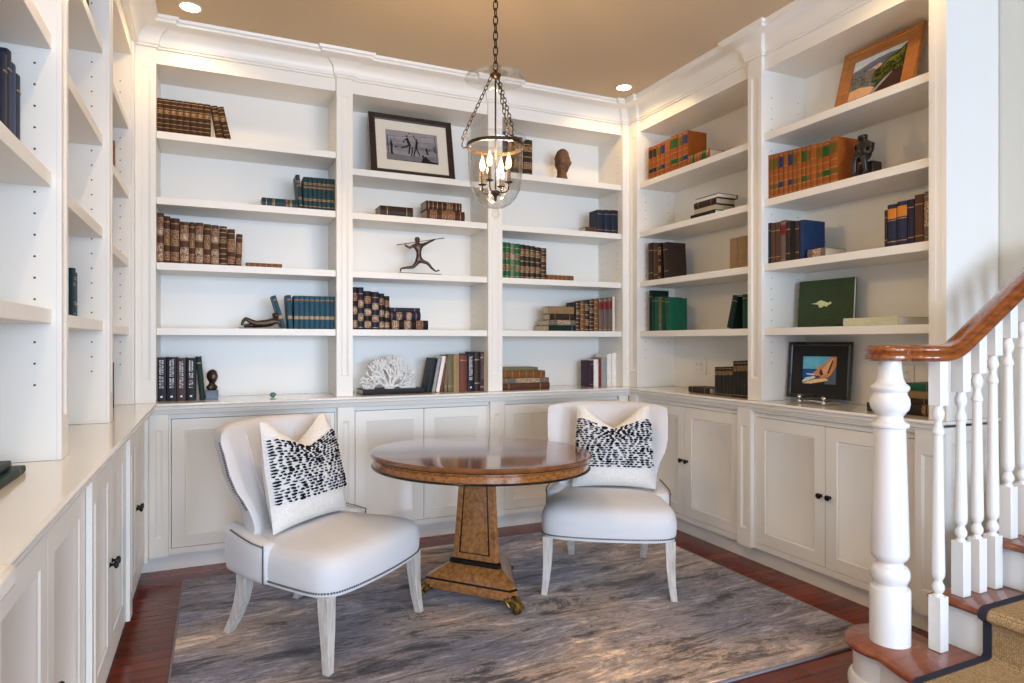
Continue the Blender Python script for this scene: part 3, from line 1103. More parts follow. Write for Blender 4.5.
def chair(label, loc, rz):
    t = thing('slipper_chair', label, 'chair', loc, (0, 0, rz), 'cream slipper chairs')
    # seat: trapezoid with bowed front, crowned
    N = 96

    def outline(sx, sy, z, n=N):
        pts = []
        for k in range(n):
            a = 2 * PI * k / n
            c_, s_ = math.cos(a), math.sin(a)
            q = (abs(c_) ** 7.5 + abs(s_) ** 7.5) ** (-1 / 7.5)
            ux, uy = q * c_, q * s_
            # uy=-1 front
            hw_ = 0.367 + (0.290 - 0.367) * ((uy + 1) / 2) ** 1.3
            x = ux * hw_ * sx
            y = -0.05 + uy * 0.315 * sy
            if uy < 0:
                y -= 0.035 * (1 - ux * ux) * abs(uy)
            pts.append((x, y, z))
        return pts
    seat = MB()
    lev = [(0.93, 0.300), (0.975, 0.302), (0.985, 0.315), (0.995, 0.335), (1.0, 0.365), (0.998, 0.395), (0.985, 0.42), (0.955, 0.442), (0.90, 0.459), (0.80, 0.472), (0.62, 0.482),
           (0.4, 0.488), (0.2, 0.490), (0.02, 0.491)]
    seat.loft([outline(s, s, z) for s, z in lev])
    seat.build('seat', M['linen'], t, smooth=60)
    # back: curved winged shell
    K = 40
    back = MB()
    loops = []

    def halfw(z):
        tab = [(0.30, 0.285), (0.42, 0.285), (0.50, 0.282), (0.57, 0.288), (0.64, 0.315), (0.70, 0.345), (0.76, 0.358), (0.90, 0.362), (0.99, 0.352)]
        for (z0, w0), (z1, w1) in zip(tab, tab[1:]):
            if z <= z1:
                u = (z - z0) / (z1 - z0)
                u = u * u * (3 - 2 * u)
                return w0 + (w1 - w0) * u
        return tab[-1][1]

    def ymid(z):
        return 0.235 + 0.16 * max(0, (z - 0.40)) ** 1.15 * 1.95

    def loop(z, wsc, tsc, zz=None, lift=0.0):
        hw_ = halfw(z) * wsc
        pts = []
        ts = 0.050 * tsc
        n = K // 2
        for side in (0, 1):
            for k in range(n + 1):
                u = -1 + 2 * k / n
                if side:
                    u = -u
                # rounded ends: thickness falls to zero at u=+-1
                th_ = ts * (1 - abs(u) ** 6) ** 0.5
                bulge = 0.012 * math.cos(u * PI / 2) if side == 0 else 0
                curve = -0.155 * abs(u) ** 2.4 * (1 if z > 0.5 else max(0.35, (z - 0.3) / 0.2))
                y = ymid(z) + curve + (-th_ - bulge if side == 0 else th_ * 1.5)
                zc = (z if zz is None else zz) + lift - 0.018 * u ** 4 * (1 if z > 0.85 else 0)
                pts.append((u * hw_, y, zc))
        # drop duplicated end vertices
        return pts[:n + 1] + pts[n + 2:-1]
    zs = [0.30, 0.36, 0.42, 0.47, 0.52, 0.56, 0.60, 0.64, 0.68, 0.72, 0.76, 0.80, 0.85, 0.90, 0.918]
    for z in zs:
        loops.append(loop(z, 1, 1))
    for q in range(1, 7):
        a = q / 6 * PI / 2
        loops.append(loop(0.918, 0.96 + 0.04 * math.cos(a), max(0.12, math.cos(a)), 0.918 + 0.045 * math.sin(a)))
    back.loft(loops)
    bo_ = back.build('backrest', M['linen'], t, smooth=60)
    # tufting seams on the inside back
    sm_ = MB()
    for u in (-0.42, 0.0, 0.42):
        pts = []
        for k in range(14):
            z = 0.50 + 0.40 * k / 13
            th_ = 0.050
            y = ymid(z) - 0.155 * abs(u) ** 2.4 - th_ - 0.012 * math.cos(u * PI / 2) - 0.0005
            pts.append((u * halfw(z), y, z))
        sm_.tube(pts, 0.0022, 6)
    sm_.build('seam', M['linen'], bo_)
    # nailheads down both wing edges
    nh = MB()
    for s_ in (-1, 1):
        z = 0.60
        while z < 0.90:
            hw_ = halfw(z)
            u = 0.985
            y = ymid(z) - 0.155 * u ** 2.4 + 0.004
            nh.ball((s_ * hw_ * 0.995, y + 0.006, z), 0.0045, 6)
            z += 0.0105
    nh.build('nailhead_trim', M['nail'], bo_)
    # arms
    for s_ in (-1, 1):
        arm = MB()
        lp = []
        for y, hz, wd, x in ((0.30, 0.515, 0.045, 0.235), (0.22, 0.508, 0.048, 0.260), (0.14, 0.496, 0.050, 0.283), (0.07, 0.486, 0.050, 0.299), (0.02, 0.480, 0.048, 0.307), (0.0, 0.476, 0.044, 0.309), (-0.012, 0.466, 0.034, 0.310)):
            c = []
            for k in range(16):
                a = 2 * PI * k / 16
                ca, sa = math.cos(a), math.sin(a)
                ex = math.copysign(abs(ca) ** 0.5, ca)
                ez = math.copysign(abs(sa) ** 0.5, sa)
                zc, zh = (hz + 0.302) / 2, (hz - 0.302) / 2
                c.append((s_ * (x + ex * wd * (1.0 if ez > 0 else 0.8)), y, zc + ez * zh))
            lp.append(c)
        arm.loft(lp)
        arm.build('arm', M['linen'], t, smooth=60)
        nm = MB()
        # along the front edge of the arm, up and back along its top
        q = []
        for k in range(20):
            q.append((s_ * 0.346, -0.006, 0.315 + k * 0.0082))
        for k in range(22):
            y = -0.002 + k * 0.0105
            q.append((s_ * (0.350 - 0.36 * max(0, y - 0.05) ** 1.25), y, 0.470 + 0.17 * y))
        for p in q:
            nm.ball((p[0] + s_ * 0.004, p[1], p[2]), 0.0042, 6)
        nm.build('nailhead_trim', M['nail'], t)
    # nailhead row around the seat rail
    nr = MB()
    pl = outline(0.9945, 0.9945, 0.320, 1600)
    last = None
    for p in pl:
        v = Vector(p)
        if v.y > 0.20:
            continue
        if last is None or (v - last).length > 0.0112:
            nr.ball(p, 0.0046, 6)
            last = v
    nr.build('nailhead_trim', M['nail'], t)
    # welt under the nails
    # legs
    for s_ in (-1, 1):
        lg = MB()
        lp = []
        for z, x, y, q in ((0.305, 0.318, -0.318, 0.0265), (0.24, 0.318, -0.320, 0.0255), (0.16, 0.320, -0.325, 0.0225), (0.08, 0.326, -0.332, 0.019), (0.0, 0.336, -0.342, 0.0165)):
            lp.append([(s_ * x - q, y - q, z), (s_ * x + q, y - q, z), (s_ * x + q, y + q, z), (s_ * x - q, y + q, z)])
        lg.loft(lp)
        lg.build('leg', M['limed'], t, smooth=30, bevel=0.002)
        lg = MB()
        lp = []
        for z, x, y, q in ((0.305, 0.225, 0.225, 0.028), (0.24, 0.224, 0.230, 0.027), (0.16, 0.223, 0.250, 0.025), (0.08, 0.222, 0.285, 0.022), (0.0, 0.221, 0.335, 0.019)):
            lp.append([(s_ * x - q, y - q, z), (s_ * x + q, y - q, z), (s_ * x + q, y + q, z), (s_ * x - q, y + q, z)])
        lg.loft(lp)
        lg.build('leg', M['limed'], t, smooth=30, bevel=0.002)
    return t


def pillow(label, parent_mtx, size=0.47, seed=1, tilt=0.0):
    """square cushion standing on its edge; local x across, z up, -y front"""
    rnd = random.Random(seed)
    t = thing('throw_pillow', label, 'pillow', group='black and white knotted throw pillows')
    t.matrix_world = parent_mtx
    n = 28
    h = size / 2

    def P(u, v, s_, extra=0.0):
        # concave edges, pointed corners, chop in the middle of the top edge
        x = u * h * (1 - 0.055 * (1 - abs(v) ** 2.2) * abs(u) ** 3)
        z = v * h * (1 - 0.055 * (1 - abs(u) ** 2.2) * abs(v) ** 3)
        th_ = 0.078 * ((1 - abs(u) ** 2.6) * (1 - abs(v) ** 2.6)) ** 0.55
        chop = max(0, v) ** 1.6 * max(0, 1 - abs(u) / 0.80)
        x *= 1 - 0.13 * max(0, v) ** 1.5
        z -= 0.125 * chop
        y = s_ * (th_ * (1 + 0.25 * (1 - v) * 0.5) + extra)
        y += 0.030 * chop * (1 if s_ < 0 else 0.6)
        return (x, y, z + h)
    mb = MB()
    for s_ in (-1, 1):
        vs = [P(-1 + 2 * i / n, -1 + 2 * j / n, s_) for j in range(n + 1) for i in range(n + 1)]
        fs = []
        for j in range(n):
            for i in range(n):
                a = j * (n + 1) + i
                q = (a, a + 1, a + n + 2, a + n + 1)
                fs.append(q if s_ < 0 else q[::-1])
        mb.add(vs, fs)
    body = mb.build('cover', M['yarn'], t, smooth=80)
    # raised yarn rows over the middle band, with black knots
    rows = MB()
    v0, v1 = -0.52, 0.66
    NR = 22
    for r_i in range(NR):
        v = v0 + (v1 - v0) * r_i / (NR - 1)
        pts = [P(-0.985 + 1.97 * k / 40, v + 0.012 * math.sin(k * 1.7 + r_i), -1, 0.002) for k in range(41)]
        rows.tube(pts, 0.0042, 6)
    rows.build('yarn_rows', M['white_yarn'], t, smooth=60)
    kn = MB()
    for r_i in range(NR):
        v = v0 + (v1 - v0) * (r_i + 0.5) / NR
        u = -0.97
        while u < 0.95:
            if rnd.random() < 0.82:
                ln = rnd.uniform(0.05, 0.13)
                rr = rnd.uniform(0.0028, 0.0052) * (1.5 if rnd.random() < 0.18 else 1)
                pts = [P(min(0.98, u + ln * q / 4), v + rnd.uniform(-0.007, 0.007), -1, 0.006 + 0.003 * math.sin(q)) for q in range(5)]
                kn.tube(pts, [rr * 0.5, rr, rr * 1.1, rr, rr * 0.5], 6)
                u += ln
            u += rnd.uniform(0.01, 0.075)
    kn.build('black_knots', M['black_yarn'], t, smooth=60)
    return t


c1 = chair('cream linen slipper chair left of the table, facing right', (0.440, 3.18, RZ), R(41))
c2 = chair('cream linen slipper chair behind and right of the table, facing the viewer', (2.05, 3.195, RZ), R(-32))


def on_chair(cx_, cy_, rz, lx, ly, lz, lean, twist=0.0, roll=0.0):
    return Matrix.Translation((cx_, cy_, RZ)) @ Matrix.Rotation(rz, 4, 'Z') @ Matrix.Translation((lx, ly, lz)) @ Matrix.Rotation(twist, 4, 'Z') @ \
        Matrix.Rotation(-lean, 4, 'X') @ Matrix.Rotation(roll, 4, 'Y')


pillow('cream throw pillow with black knotted band, on the left slipper chair', on_chair(0.44, 3.18, R(41), 0.0, 0.035, 0.488, R(13), R(0), R(0)), 0.50, 3)
pillow('cream throw pillow with black knotted band, on the right slipper chair', on_chair(2.05, 3.195, R(-32), 0.035, 0.035, 0.490, R(12), R(0), R(0)), 0.48, 5)

# ------------------------------------------------------------------ lantern
p0 = ray(495.5, 200)
LD = 3.10
k_ = LD / (p0.x * st + p0.y * ct)
LX, LY = p0.x * k_, p0.y * k_
ln_ = thing('bell_jar_lantern', 'glass bell jar lantern hanging on a dark chain above the table', 'pendant light', (LX, LY, 0))


def chain(mb, a, b, link=0.034, r=0.0022, wdt=0.0075):
    a, b = Vector(a), Vector(b)
    d = (b - a)
    n = max(2, int(d.length / (link * 0.78)))
    t_ = d.normalized()
    s1 = t_.orthogonal().normalized()
    s2 = t_.cross(s1)
    for i in range(n):
        c = a + d * ((i + 0.5) / n)
        s_ = s1 if i % 2 else s2
        pts = []
        hl = d.length / n * 0.64
        for q in range(12):
            an = 2 * PI * q / 12
            ca, sa = math.cos(an), math.sin(an)
            pts.append(c + t_ * (hl * ca) + s_ * (wdt * math.copysign(abs(sa) ** 0.7, sa)))
        mb.tube(pts, r, 6, closed=True)


ZT, ZR, ZB = 2.617, 2.275, 1.945      # smoke bell, ring, bottom tip
mb = MB()
chain(mb, (0, 0, ZT + 0.02), (0, 0, CEIL - 0.03), 0.046, 0.0030, 0.0105)
mb.build('chain', M['iron'], ln_)
MB().lathe([(0.001, CEIL - 0.032), (0.02, CEIL - 0.030), (0.055, CEIL - 0.012), (0.06, CEIL - 0.001)], n=32).build('canopy', M['iron'], ln_)
sb = MB()
sb.loft([[(r * math.cos(2 * PI * k / 48), r * math.sin(2 * PI * k / 48), z) for k in range(48)] for r, z in
         ((0.014, ZT - 0.002), (0.05, ZT + 0.004), (0.10, ZT - 0.002), (0.135, ZT - 0.016), (0.143, ZT - 0.026), (0.147, ZT - 0.026), (0.140, ZT - 0.012), (0.10, ZT + 0.004), (0.05, ZT + 0.009), (0.014, ZT + 0.003))],
        (False, False))
sb.build('smoke_bell', M['glass'], ln_, smooth=60)
MB().lathe([(0.001, ZT - 0.022), (0.012, ZT - 0.020), (0.026, ZT - 0.008), (0.028, ZT - 0.003), (0.010, ZT + 0.012), (0.006, ZT + 0.022), (0.001, ZT + 0.024)], n=24).build('hub', M['iron'], ln_)
RG = 0.133
GA = [R(182), R(62), R(-58)]
for a in GA:
    mb = MB()
    a = a - R(YAW)
    e = (1.13 * RG * math.cos(a), 1.13 * RG * math.sin(a))
    chain(mb, (0.02 * math.cos(a), 0.02 * math.sin(a), ZT - 0.012), (e[0] * 1.05, e[1] * 1.05, ZR + 0.035), 0.028, 0.0022, 0.0075)
    mb.build('support_chain', M['iron'], ln_)
rm = MB()
rm.loft([[(r * math.cos(2 * PI * k / 48), r * math.sin(2 * PI * k / 48), z) for k in range(48)] for r, z in
         ((RG - 0.001, ZR - 0.008), (RG + 0.004, ZR - 0.008), (RG + 0.004, ZR + 0.008), (RG - 0.001, ZR + 0.008), (RG - 0.001, ZR - 0.008))], (False, False))
for a in GA:
    a = a - R(YAW)
    c_, s_ = math.cos(a), math.sin(a)
    pts = [((RG + q) * c_, (RG + q) * s_, ZR + z) for q, z in ((0.0, -0.002), (0.018, -0.010), (0.026, 0.0), (0.024, 0.018), (0.017, 0.032), (0.026, 0.040))]
    rm.tube(pts, 0.003, 8)
rm.build('ring', M['iron'], ln_, smooth=40)
gj = MB()
gp = [(0.146, ZR + 0.040), (0.141, ZR + 0.036), (0.131, ZR + 0.018), (0.129, ZR), (0.1285, ZR - 0.10), (0.126, ZR - 0.155), (0.117, ZR - 0.205), (0.098, ZR - 0.245), (0.072, ZR - 0.272),
      (0.042, ZR - 0.288), (0.016, ZR - 0.294)]
inner = [(r - 0.0025, z + 0.001) for r, z in gp[::-1]]
gj.loft([[(r * math.cos(2 * PI * k / 56), r * math.sin(2 * PI * k / 56), z) for k in range(56)] for r, z in gp + inner], (False, False))
gj.build('glass_jar', M['glass'], ln_, smooth=60)
MB().lathe([(0.016, ZR - 0.292), (0.020, ZR - 0.298), (0.012, ZR - 0.304), (0.017, ZR - 0.312), (0.021, ZR - 0.322), (0.017, ZR - 0.332), (0.007, ZR - 0.338), (0.009, ZR - 0.344), (0.001, ZR - 0.350)],
           n=24).build('finial', M['glass'], ln_, smooth=60)
MB().tube([(0, 0, ZT - 0.02), (0, 0, ZR - 0.232)], 0.0042, 10).build('rod', M['iron'], ln_)
ZC = ZR - 0.205
MB().lathe([(0.001, ZC - 0.055), (0.006, ZC - 0.052), (0.007, ZC - 0.036), (0.012, ZC - 0.028), (0.020, ZC - 0.018), (0.020, ZC - 0.008), (0.010, ZC - 0.002), (0.001, ZC)], n=20).build('cluster_hub', M['iron'], ln_)
for k in range(4):
    a = R(68 + 90 * k) - R(YAW)
    c_, s_ = math.cos(a), math.sin(a)
    rr = 0.068
    ar = MB().tube([(q * c_, q * s_, ZC + z) for q, z in ((0.010, -0.014), (0.035, -0.017), (0.056, -0.014), (0.066, -0.004), (rr, 0.012), (rr, 0.026))], 0.0034, 8)
    ar.lathe([(0.001, ZC + 0.024), (0.012, ZC + 0.025), (0.019, ZC + 0.029), (0.020, ZC + 0.031), (0.001, ZC + 0.031)], c=(rr * c_, rr * s_), n=16)
    ao = ar.build('candle_arm', M['iron'], ln_)
    MB().lathe([(0.001, ZC + 0.031), (0.0085, ZC + 0.031), (0.0085, ZC + 0.094), (0.001, ZC + 0.094)], c=(rr * c_, rr * s_), n=14).build('candle', M['candle'], ao)
    MB().lathe([(0.001, ZC + 0.094), (0.0055, ZC + 0.095), (0.011, ZC + 0.105), (0.0135, ZC + 0.117), (0.012, ZC + 0.131), (0.008, ZC + 0.145), (0.004, ZC + 0.157), (0.001, ZC + 0.168)],
               c=(rr * c_, rr * s_), n=16).build('flame_bulb', M['glow'], ao, smooth=60)
for k in range(4):
    a = R(68 + 90 * k) - R(YAW)
    lamp('lantern_glow', 'POINT', (LX + 0.068 * math.cos(a), LY + 0.068 * math.sin(a), ZC + 0.185), (0, 0, 0), 5, (1.0, 0.62, 0.26), shadow_soft_size=0.010)

# ------------------------------------------------------------------ books
LEA = {}


def leather(c, rough=0.45):
    k = (c, rough)
    if k not in LEA:
        c = tuple(x * 0.66 for x in c) if max(c) < 0.45 else c
        c2 = tuple(min(1, x * 1.35 + 0.002) for x in c)
        LEA[k] = mat('leather_%d' % len(LEA), c, rough, noise=(c2, 24, (1, 1, 1), 0.25), spec=0.18)
    return LEA[k]


ST = {
    # colour, (band fractions), [(label z0, z1, colour)], page material, spine roundness
    'darkgilt': ((0.050, 0.022, 0.012), (0.06, 0.18, 0.30, 0.44, 0.58, 0.72, 0.84, 0.94), [(0.60, 0.68, 'gold')], 'page', 0.5),
    'browngilt': ((0.085, 0.032, 0.016), (0.08, 0.24, 0.40, 0.56, 0.72, 0.88), [(0.10, 0.22, 'tan'), (0.58, 0.70, 'tan'), (0.42, 0.54, 'gold')], 'page', 0.6),
    'creamgilt': ((0.10, 0.05, 0.03), (0.05, 0.22, 0.39, 0.56, 0.73, 0.90), [(0.07, 0.20, 'cream'), (0.24, 0.37, 'cream'), (0.58, 0.71, 'cream'), (0.75, 0.88, 'tan')], 'page', 0.6),
    'teal': ((0.012, 0.050, 0.060), (0.12, 0.30, 0.34, 0.78, 0.82), [(0.66, 0.72, 'tan')], 'page', 0.4),
    'tealblue': ((0.020, 0.095, 0.15), (0.30, 0.38, 0.88), [(0.31, 0.37, 'cream'), (0.84, 0.88, 'tan')], 'page', 0.4),
    'jacket': ((0.018, 0.020, 0.030), (), [], 'pagew', 0.15),
    'jacketbrown': ((0.085, 0.050, 0.050), (), [], 'pagew', 0.15),
    'black': ((0.012, 0.013, 0.018), (), [], 'pagew', 0.15),
    'blackcream': ((0.012, 0.011, 0.014), (0.05, 0.21, 0.37, 0.53, 0.69, 0.85), [(0.07, 0.19, 'cream'), (0.39, 0.51, 'cream'), (0.71, 0.83, 'tan')], 'page', 0.6),
    'bluecream': ((0.015, 0.020, 0.055), (0.05, 0.21, 0.37, 0.53, 0.69, 0.85), [(0.23, 0.35, 'cream'), (0.55, 0.67, 'cream')], 'page', 0.6),
    'navy': ((0.018, 0.024, 0.050), (0.15, 0.82), [], 'page', 0.3),
    'navyorange': ((0.022, 0.030, 0.075), (0.12, 0.62), [(0.66, 0.90, 'orange')], 'page', 0.3),
    'blue': ((0.016, 0.045, 0.13), (), [], 'page', 0.2),
    'brown': ((0.11, 0.050, 0.028), (0.15, 0.80), [], 'page', 0.4),
    'darkbrown': ((0.045, 0.026, 0.020), (0.2, 0.8), [], 'page', 0.4),
    'tan': ((0.34, 0.22, 0.11), (0.2, 0.8), [], 'page', 0.3),
    'mustard': ((0.42, 0.27, 0.12), (), [], 'page', 0.2),
    'olive': ((0.20, 0.18, 0.09), (0.15,), [], 'page', 0.2),
    'maroon': ((0.20, 0.055, 0.045), (0.85,), [], 'page', 0.25),
    'plum': ((0.060, 0.022, 0.050), (0.1, 0.85), [], 'page', 0.2),
    'red': ((0.28, 0.03, 0.025), (), [], 'pagew', 0.2),
    'white': ((0.72, 0.70, 0.66), (), [], 'pagew', 0.15),
    'grey': ((0.42, 0.42, 0.42), (), [], 'pagew', 0.15),
    'cream': ((0.62, 0.55, 0.44), (), [], 'page', 0.2),
    'greengilt': ((0.008, 0.14, 0.055), (0.06, 0.22, 0.38, 0.54, 0.70, 0.86), [(0.56, 0.68, 'gold'), (0.24, 0.36, 'gold')], 'page', 0.6),
    'palegilt': ((0.14, 0.22, 0.14), (0.06, 0.22, 0.38, 0.54, 0.70, 0.86), [(0.56, 0.68, 'cream')], 'page', 0.6),
    'blackgilt': ((0.030, 0.020, 0.012), (0.06, 0.20, 0.36, 0.52, 0.68, 0.86), [(0.22, 0.34, 'gold'), (0.70, 0.82, 'gold')], 'page', 0.6),
    'green': ((0.006, 0.075, 0.040), (0.88,), [], 'page', 0.3),
    'midgreen': ((0.012, 0.13, 0.075), (0.88,), [], 'page', 0.3),
    'darkgreen': ((0.006, 0.028, 0.022), (0.85,), [], 'page', 0.3),
    'greyred': ((0.17, 0.125, 0.10), (0.05, 0.93), [(0.66, 0.88, 'red')], 'page', 0.4),
    'amber': ((0.24, 0.095, 0.03), (0.08, 0.24, 0.40, 0.56, 0.72, 0.90), [], 'page', 0.6),
    'orange_black': ((0.38, 0.095, 0.012), (0.06, 0.20, 0.36, 0.52, 0.94), [(0.66, 0.90, 'black'), (0.22, 0.34, 'black')], 'page', 0.4),
    'orange_olive': ((0.40, 0.105, 0.013), (0.06, 0.20, 0.36, 0.52, 0.94), [(0.66, 0.88, 'oliveg'), (0.22, 0.32, 'oliveg')], 'page', 0.4),
    'orange_blue': ((0.40, 0.10, 0.012), (0.06, 0.20, 0.36, 0.52, 0.94), [(0.66, 0.90, 'blue'), (0.22, 0.34, 'blue')], 'page', 0.4),
    'orange_green': ((0.38, 0.095, 0.012), (0.06, 0.20, 0.36, 0.52, 0.94), [(0.66, 0.90, 'green'), (0.22, 0.34, 'green')], 'page', 0.4),
    'orange_plain': ((0.42, 0.115, 0.016), (0.06, 0.20, 0.36, 0.52, 0.68, 0.94), [], 'page', 0.4),
    'darkset': ((0.030, 0.030, 0.026), (0.06, 0.94), [(0.72, 0.86, 'gold')], 'page', 0.4),
    'greyspeck': ((0.19, 0.16, 0.13), (0.1, 0.9), [(0.3, 0.8, 'cream')], 'page', 0.3),
    'sage': ((0.47, 0.48, 0.33), (), [], 'pagew', 0.05),
    'albumgreen': ((0.045, 0.075, 0.032), (), [], 'pagew', 0.05),
}


def tooled(name, dark, gilt, sc=170):
    """leather label closely tooled in gilt"""
    return mat(name, dark, 0.45, noise=(gilt, sc, (1, 1, 1), 0.045), spec=0.3)


LABM = {'gold': tooled('gilt_panel', (0.055, 0.026, 0.014), (0.36, 0.21, 0.085)), 'tan': tooled('copper_tooling', (0.07, 0.028, 0.016), (0.38, 0.20, 0.11)),
        'cream': tooled('cream_tooling', (0.16, 0.08, 0.05), (0.56, 0.43, 0.31), 130), 'orange': leather((0.55, 0.19, 0.025)), 'black': leather((0.03, 0.025, 0.022)),
        'oliveg': leather((0.17, 0.11, 0.012)), 'blue': leather((0.012, 0.045, 0.16)), 'green': leather((0.006, 0.11, 0.02)), 'red': leather((0.25, 0.015, 0.02))}
LOOK = {'darkgilt': 'dark brown gilt-tooled', 'browngilt': 'brown gilt-banded', 'creamgilt': 'brown and cream banded', 'teal': 'dark teal', 'tealblue': 'teal blue',
        'jacket': 'charcoal', 'jacketbrown': 'brown-grey', 'black': 'black', 'blackcream': 'black and cream banded', 'bluecream': 'navy and cream banded', 'navy': 'navy',
        'navyorange': 'navy and orange', 'blue': 'blue', 'brown': 'brown', 'darkbrown': 'dark brown', 'tan': 'tan', 'mustard': 'mustard', 'olive': 'olive', 'maroon': 'reddish brown',
        'plum': 'plum', 'red': 'red', 'white': 'white', 'grey': 'grey', 'cream': 'cream', 'greengilt': 'green gilt-banded', 'palegilt': 'pale green gilt-banded',
        'blackgilt': 'black gilt-banded', 'green': 'green', 'midgreen': 'bright green', 'darkgreen': 'dark green', 'greyred': 'grey-brown red-labelled', 'amber': 'amber leather',
        'orange_black': 'orange black-labelled', 'orange_olive': 'orange olive-labelled', 'orange_blue': 'orange blue-labelled', 'orange_green': 'orange green-labelled',
        'orange_plain': 'plain orange', 'darkset': 'dark gilt-labelled', 'greyspeck': 'grey speckled', 'sage': 'pale sage', 'albumgreen': 'dark olive'}
ORD = ['first', 'second', 'third', 'fourth', 'fifth', 'sixth', 'seventh', 'eighth', 'ninth', 'tenth', 'eleventh', 'twelfth', 'thirteenth', 'fourteenth', 'fifteenth', 'sixteenth']
SHN = ['top shelf', 'second shelf', 'third shelf', 'fourth shelf', 'counter']


def cover_mesh(wd, dp, h, style):
    col, bands, labels, pg, rnd_ = ST[style]
    t = min(0.003, wd * 0.14)
    n = 5
    bul = wd * 0.22 * rnd_ + 0.0008
    O = [(0, dp), (0, 0.006)]
    I = [(t, dp), (t, 0.006 + t)]
    for k in range(n):
        u = (k + 0.0) / (n - 1)
        O.append((wd * (0.02 + 0.96 * u), 0.006 - 0.004 - bul * math.sin(PI * u)))
        I.append((t + (wd - 2 * t) * u, 0.006 + t * 0.6))
    O += [(wd, 0.006), (wd, dp)]
    I += [(wd - t, 0.006 + t), (wd - t, dp)]
    off = bul + 0.0 - 0.002
    zs = {0.0: None, 1.0: None}
    for b in bands:
        zs[b - 0.010] = None
        zs[b + 0.010] = None
    for a, b, c in labels:
        zs[a] = None
        zs[b] = None
    zl = sorted(z for z in zs if 0 <= z <= 1)
    mats = [leather(col), M['gold']]
    lab_i = {}
    for a, b, c in labels:
        if c not in lab_i:
            lab_i[c] = len(mats)
            mats.append(LABM[c])
    mb = MB()
    no = len(O)
    for j in range(len(zl) - 1):
        z0, z1 = zl[j], zl[j + 1]
        zm = (z0 + z1) / 2
        mi = 0
        raised = 0.0
        for b in bands:
            if abs(zm - b) < 0.0099:
                mi = 1
                raised = min(0.0012, wd * 0.04)
        for a, b, c in labels:
            if a < zm < b:
                mi = lab_i[c]
        for k in range(no - 1):
            (xa, ya), (xb_, yb2) = O[k], O[k + 1]
            spine = 2 <= k <= no - 4
            ra = raised if 2 <= k <= no - 3 else 0
            rb = raised if 2 <= k + 1 <= no - 3 else 0
            mb.add([(xa, ya - ra, z0 * h), (xb_, yb2 - rb, z0 * h), (xb_, yb2 - rb, z1 * h), (xa, ya - ra, z1 * h)], [(0, 1, 2, 3)], mi if spine else 0)
    for k in range(no - 1):
        for z in (0, h):
            q = [(*O[k], z), (*O[k + 1], z), (*I[k + 1], z), (*I[k], z)]
            mb.add(q, [(0, 1, 2, 3) if z else (3, 2, 1, 0)])
            if z == 0:
                mb.add([(*I[k], 0), (*I[k + 1], 0), (*I[k + 1], h), (*I[k], h)], [(3, 2, 1, 0)])
    for a, b in ((O[0], I[0]), (O[-1], I[-1])):
        mb.add([(*a, 0), (*b, 0), (*b, h), (*a, h)], [(0, 1, 2, 3)])
    return mb, mats, t


def make_book(loc, rotm, wd, dp, h, style, label, group, letters=False):
    t_ = thing('book', label, 'book', group=group)
    t_.matrix_world = Matrix.Translation(loc) @ rotm
    mb, mats, t = cover_mesh(wd, dp, h, style)
    # weld split bands
    o = mb.build('cover', mats, t_, smooth=30)
    MB().box(t, wd - t, 0.006 + t, dp - 0.004, 0.003, h - 0.003).build('pages', M[ST[style][3]], t_)
    if letters:
        lm = MB()
        rnd = random.Random(int(wd * 1e5))
        z = h * 0.30
        lw = wd * 0.42
        yy = 0.002 - wd * 0.22 * ST[style][4] - 0.0016
        while z < h * 0.93:
            dz = rnd.uniform(0.005, 0.009)
            x0 = wd / 2 - lw / 2
            # upright stroke and one or two cross strokes, like small block capitals turned along the spine
            lm.box(x0, x0 + lw, yy, yy + 0.001, z, z + 0.0018)
            if rnd.random() < 0.7:
                lm.box(x0, x0 + lw * 0.25, yy, yy + 0.001, z + 0.0018, z + dz * 0.8)
            if rnd.random() < 0.6:
                lm.box(x0 + lw * 0.75, x0 + lw, yy, yy + 0.001, z + 0.0018, z + dz * 0.8)
            z += dz + 0.0015
            if rnd.random() < 0.12:
                z += 0.008
        lm.box(wd / 2 - wd * 0.12, wd / 2 + wd * 0.12, yy, yy + 0.001, h * 0.08, h * 0.12)
        lm.build('spine_lettering', M['white_yarn'] if style != 'plum' else M['gold'], t_)
    return t_


bookno = [0]


def shelf_z(wall, bay, sh):
    return CT if sh == 4 else SHELF[(wall, bay)][sh]


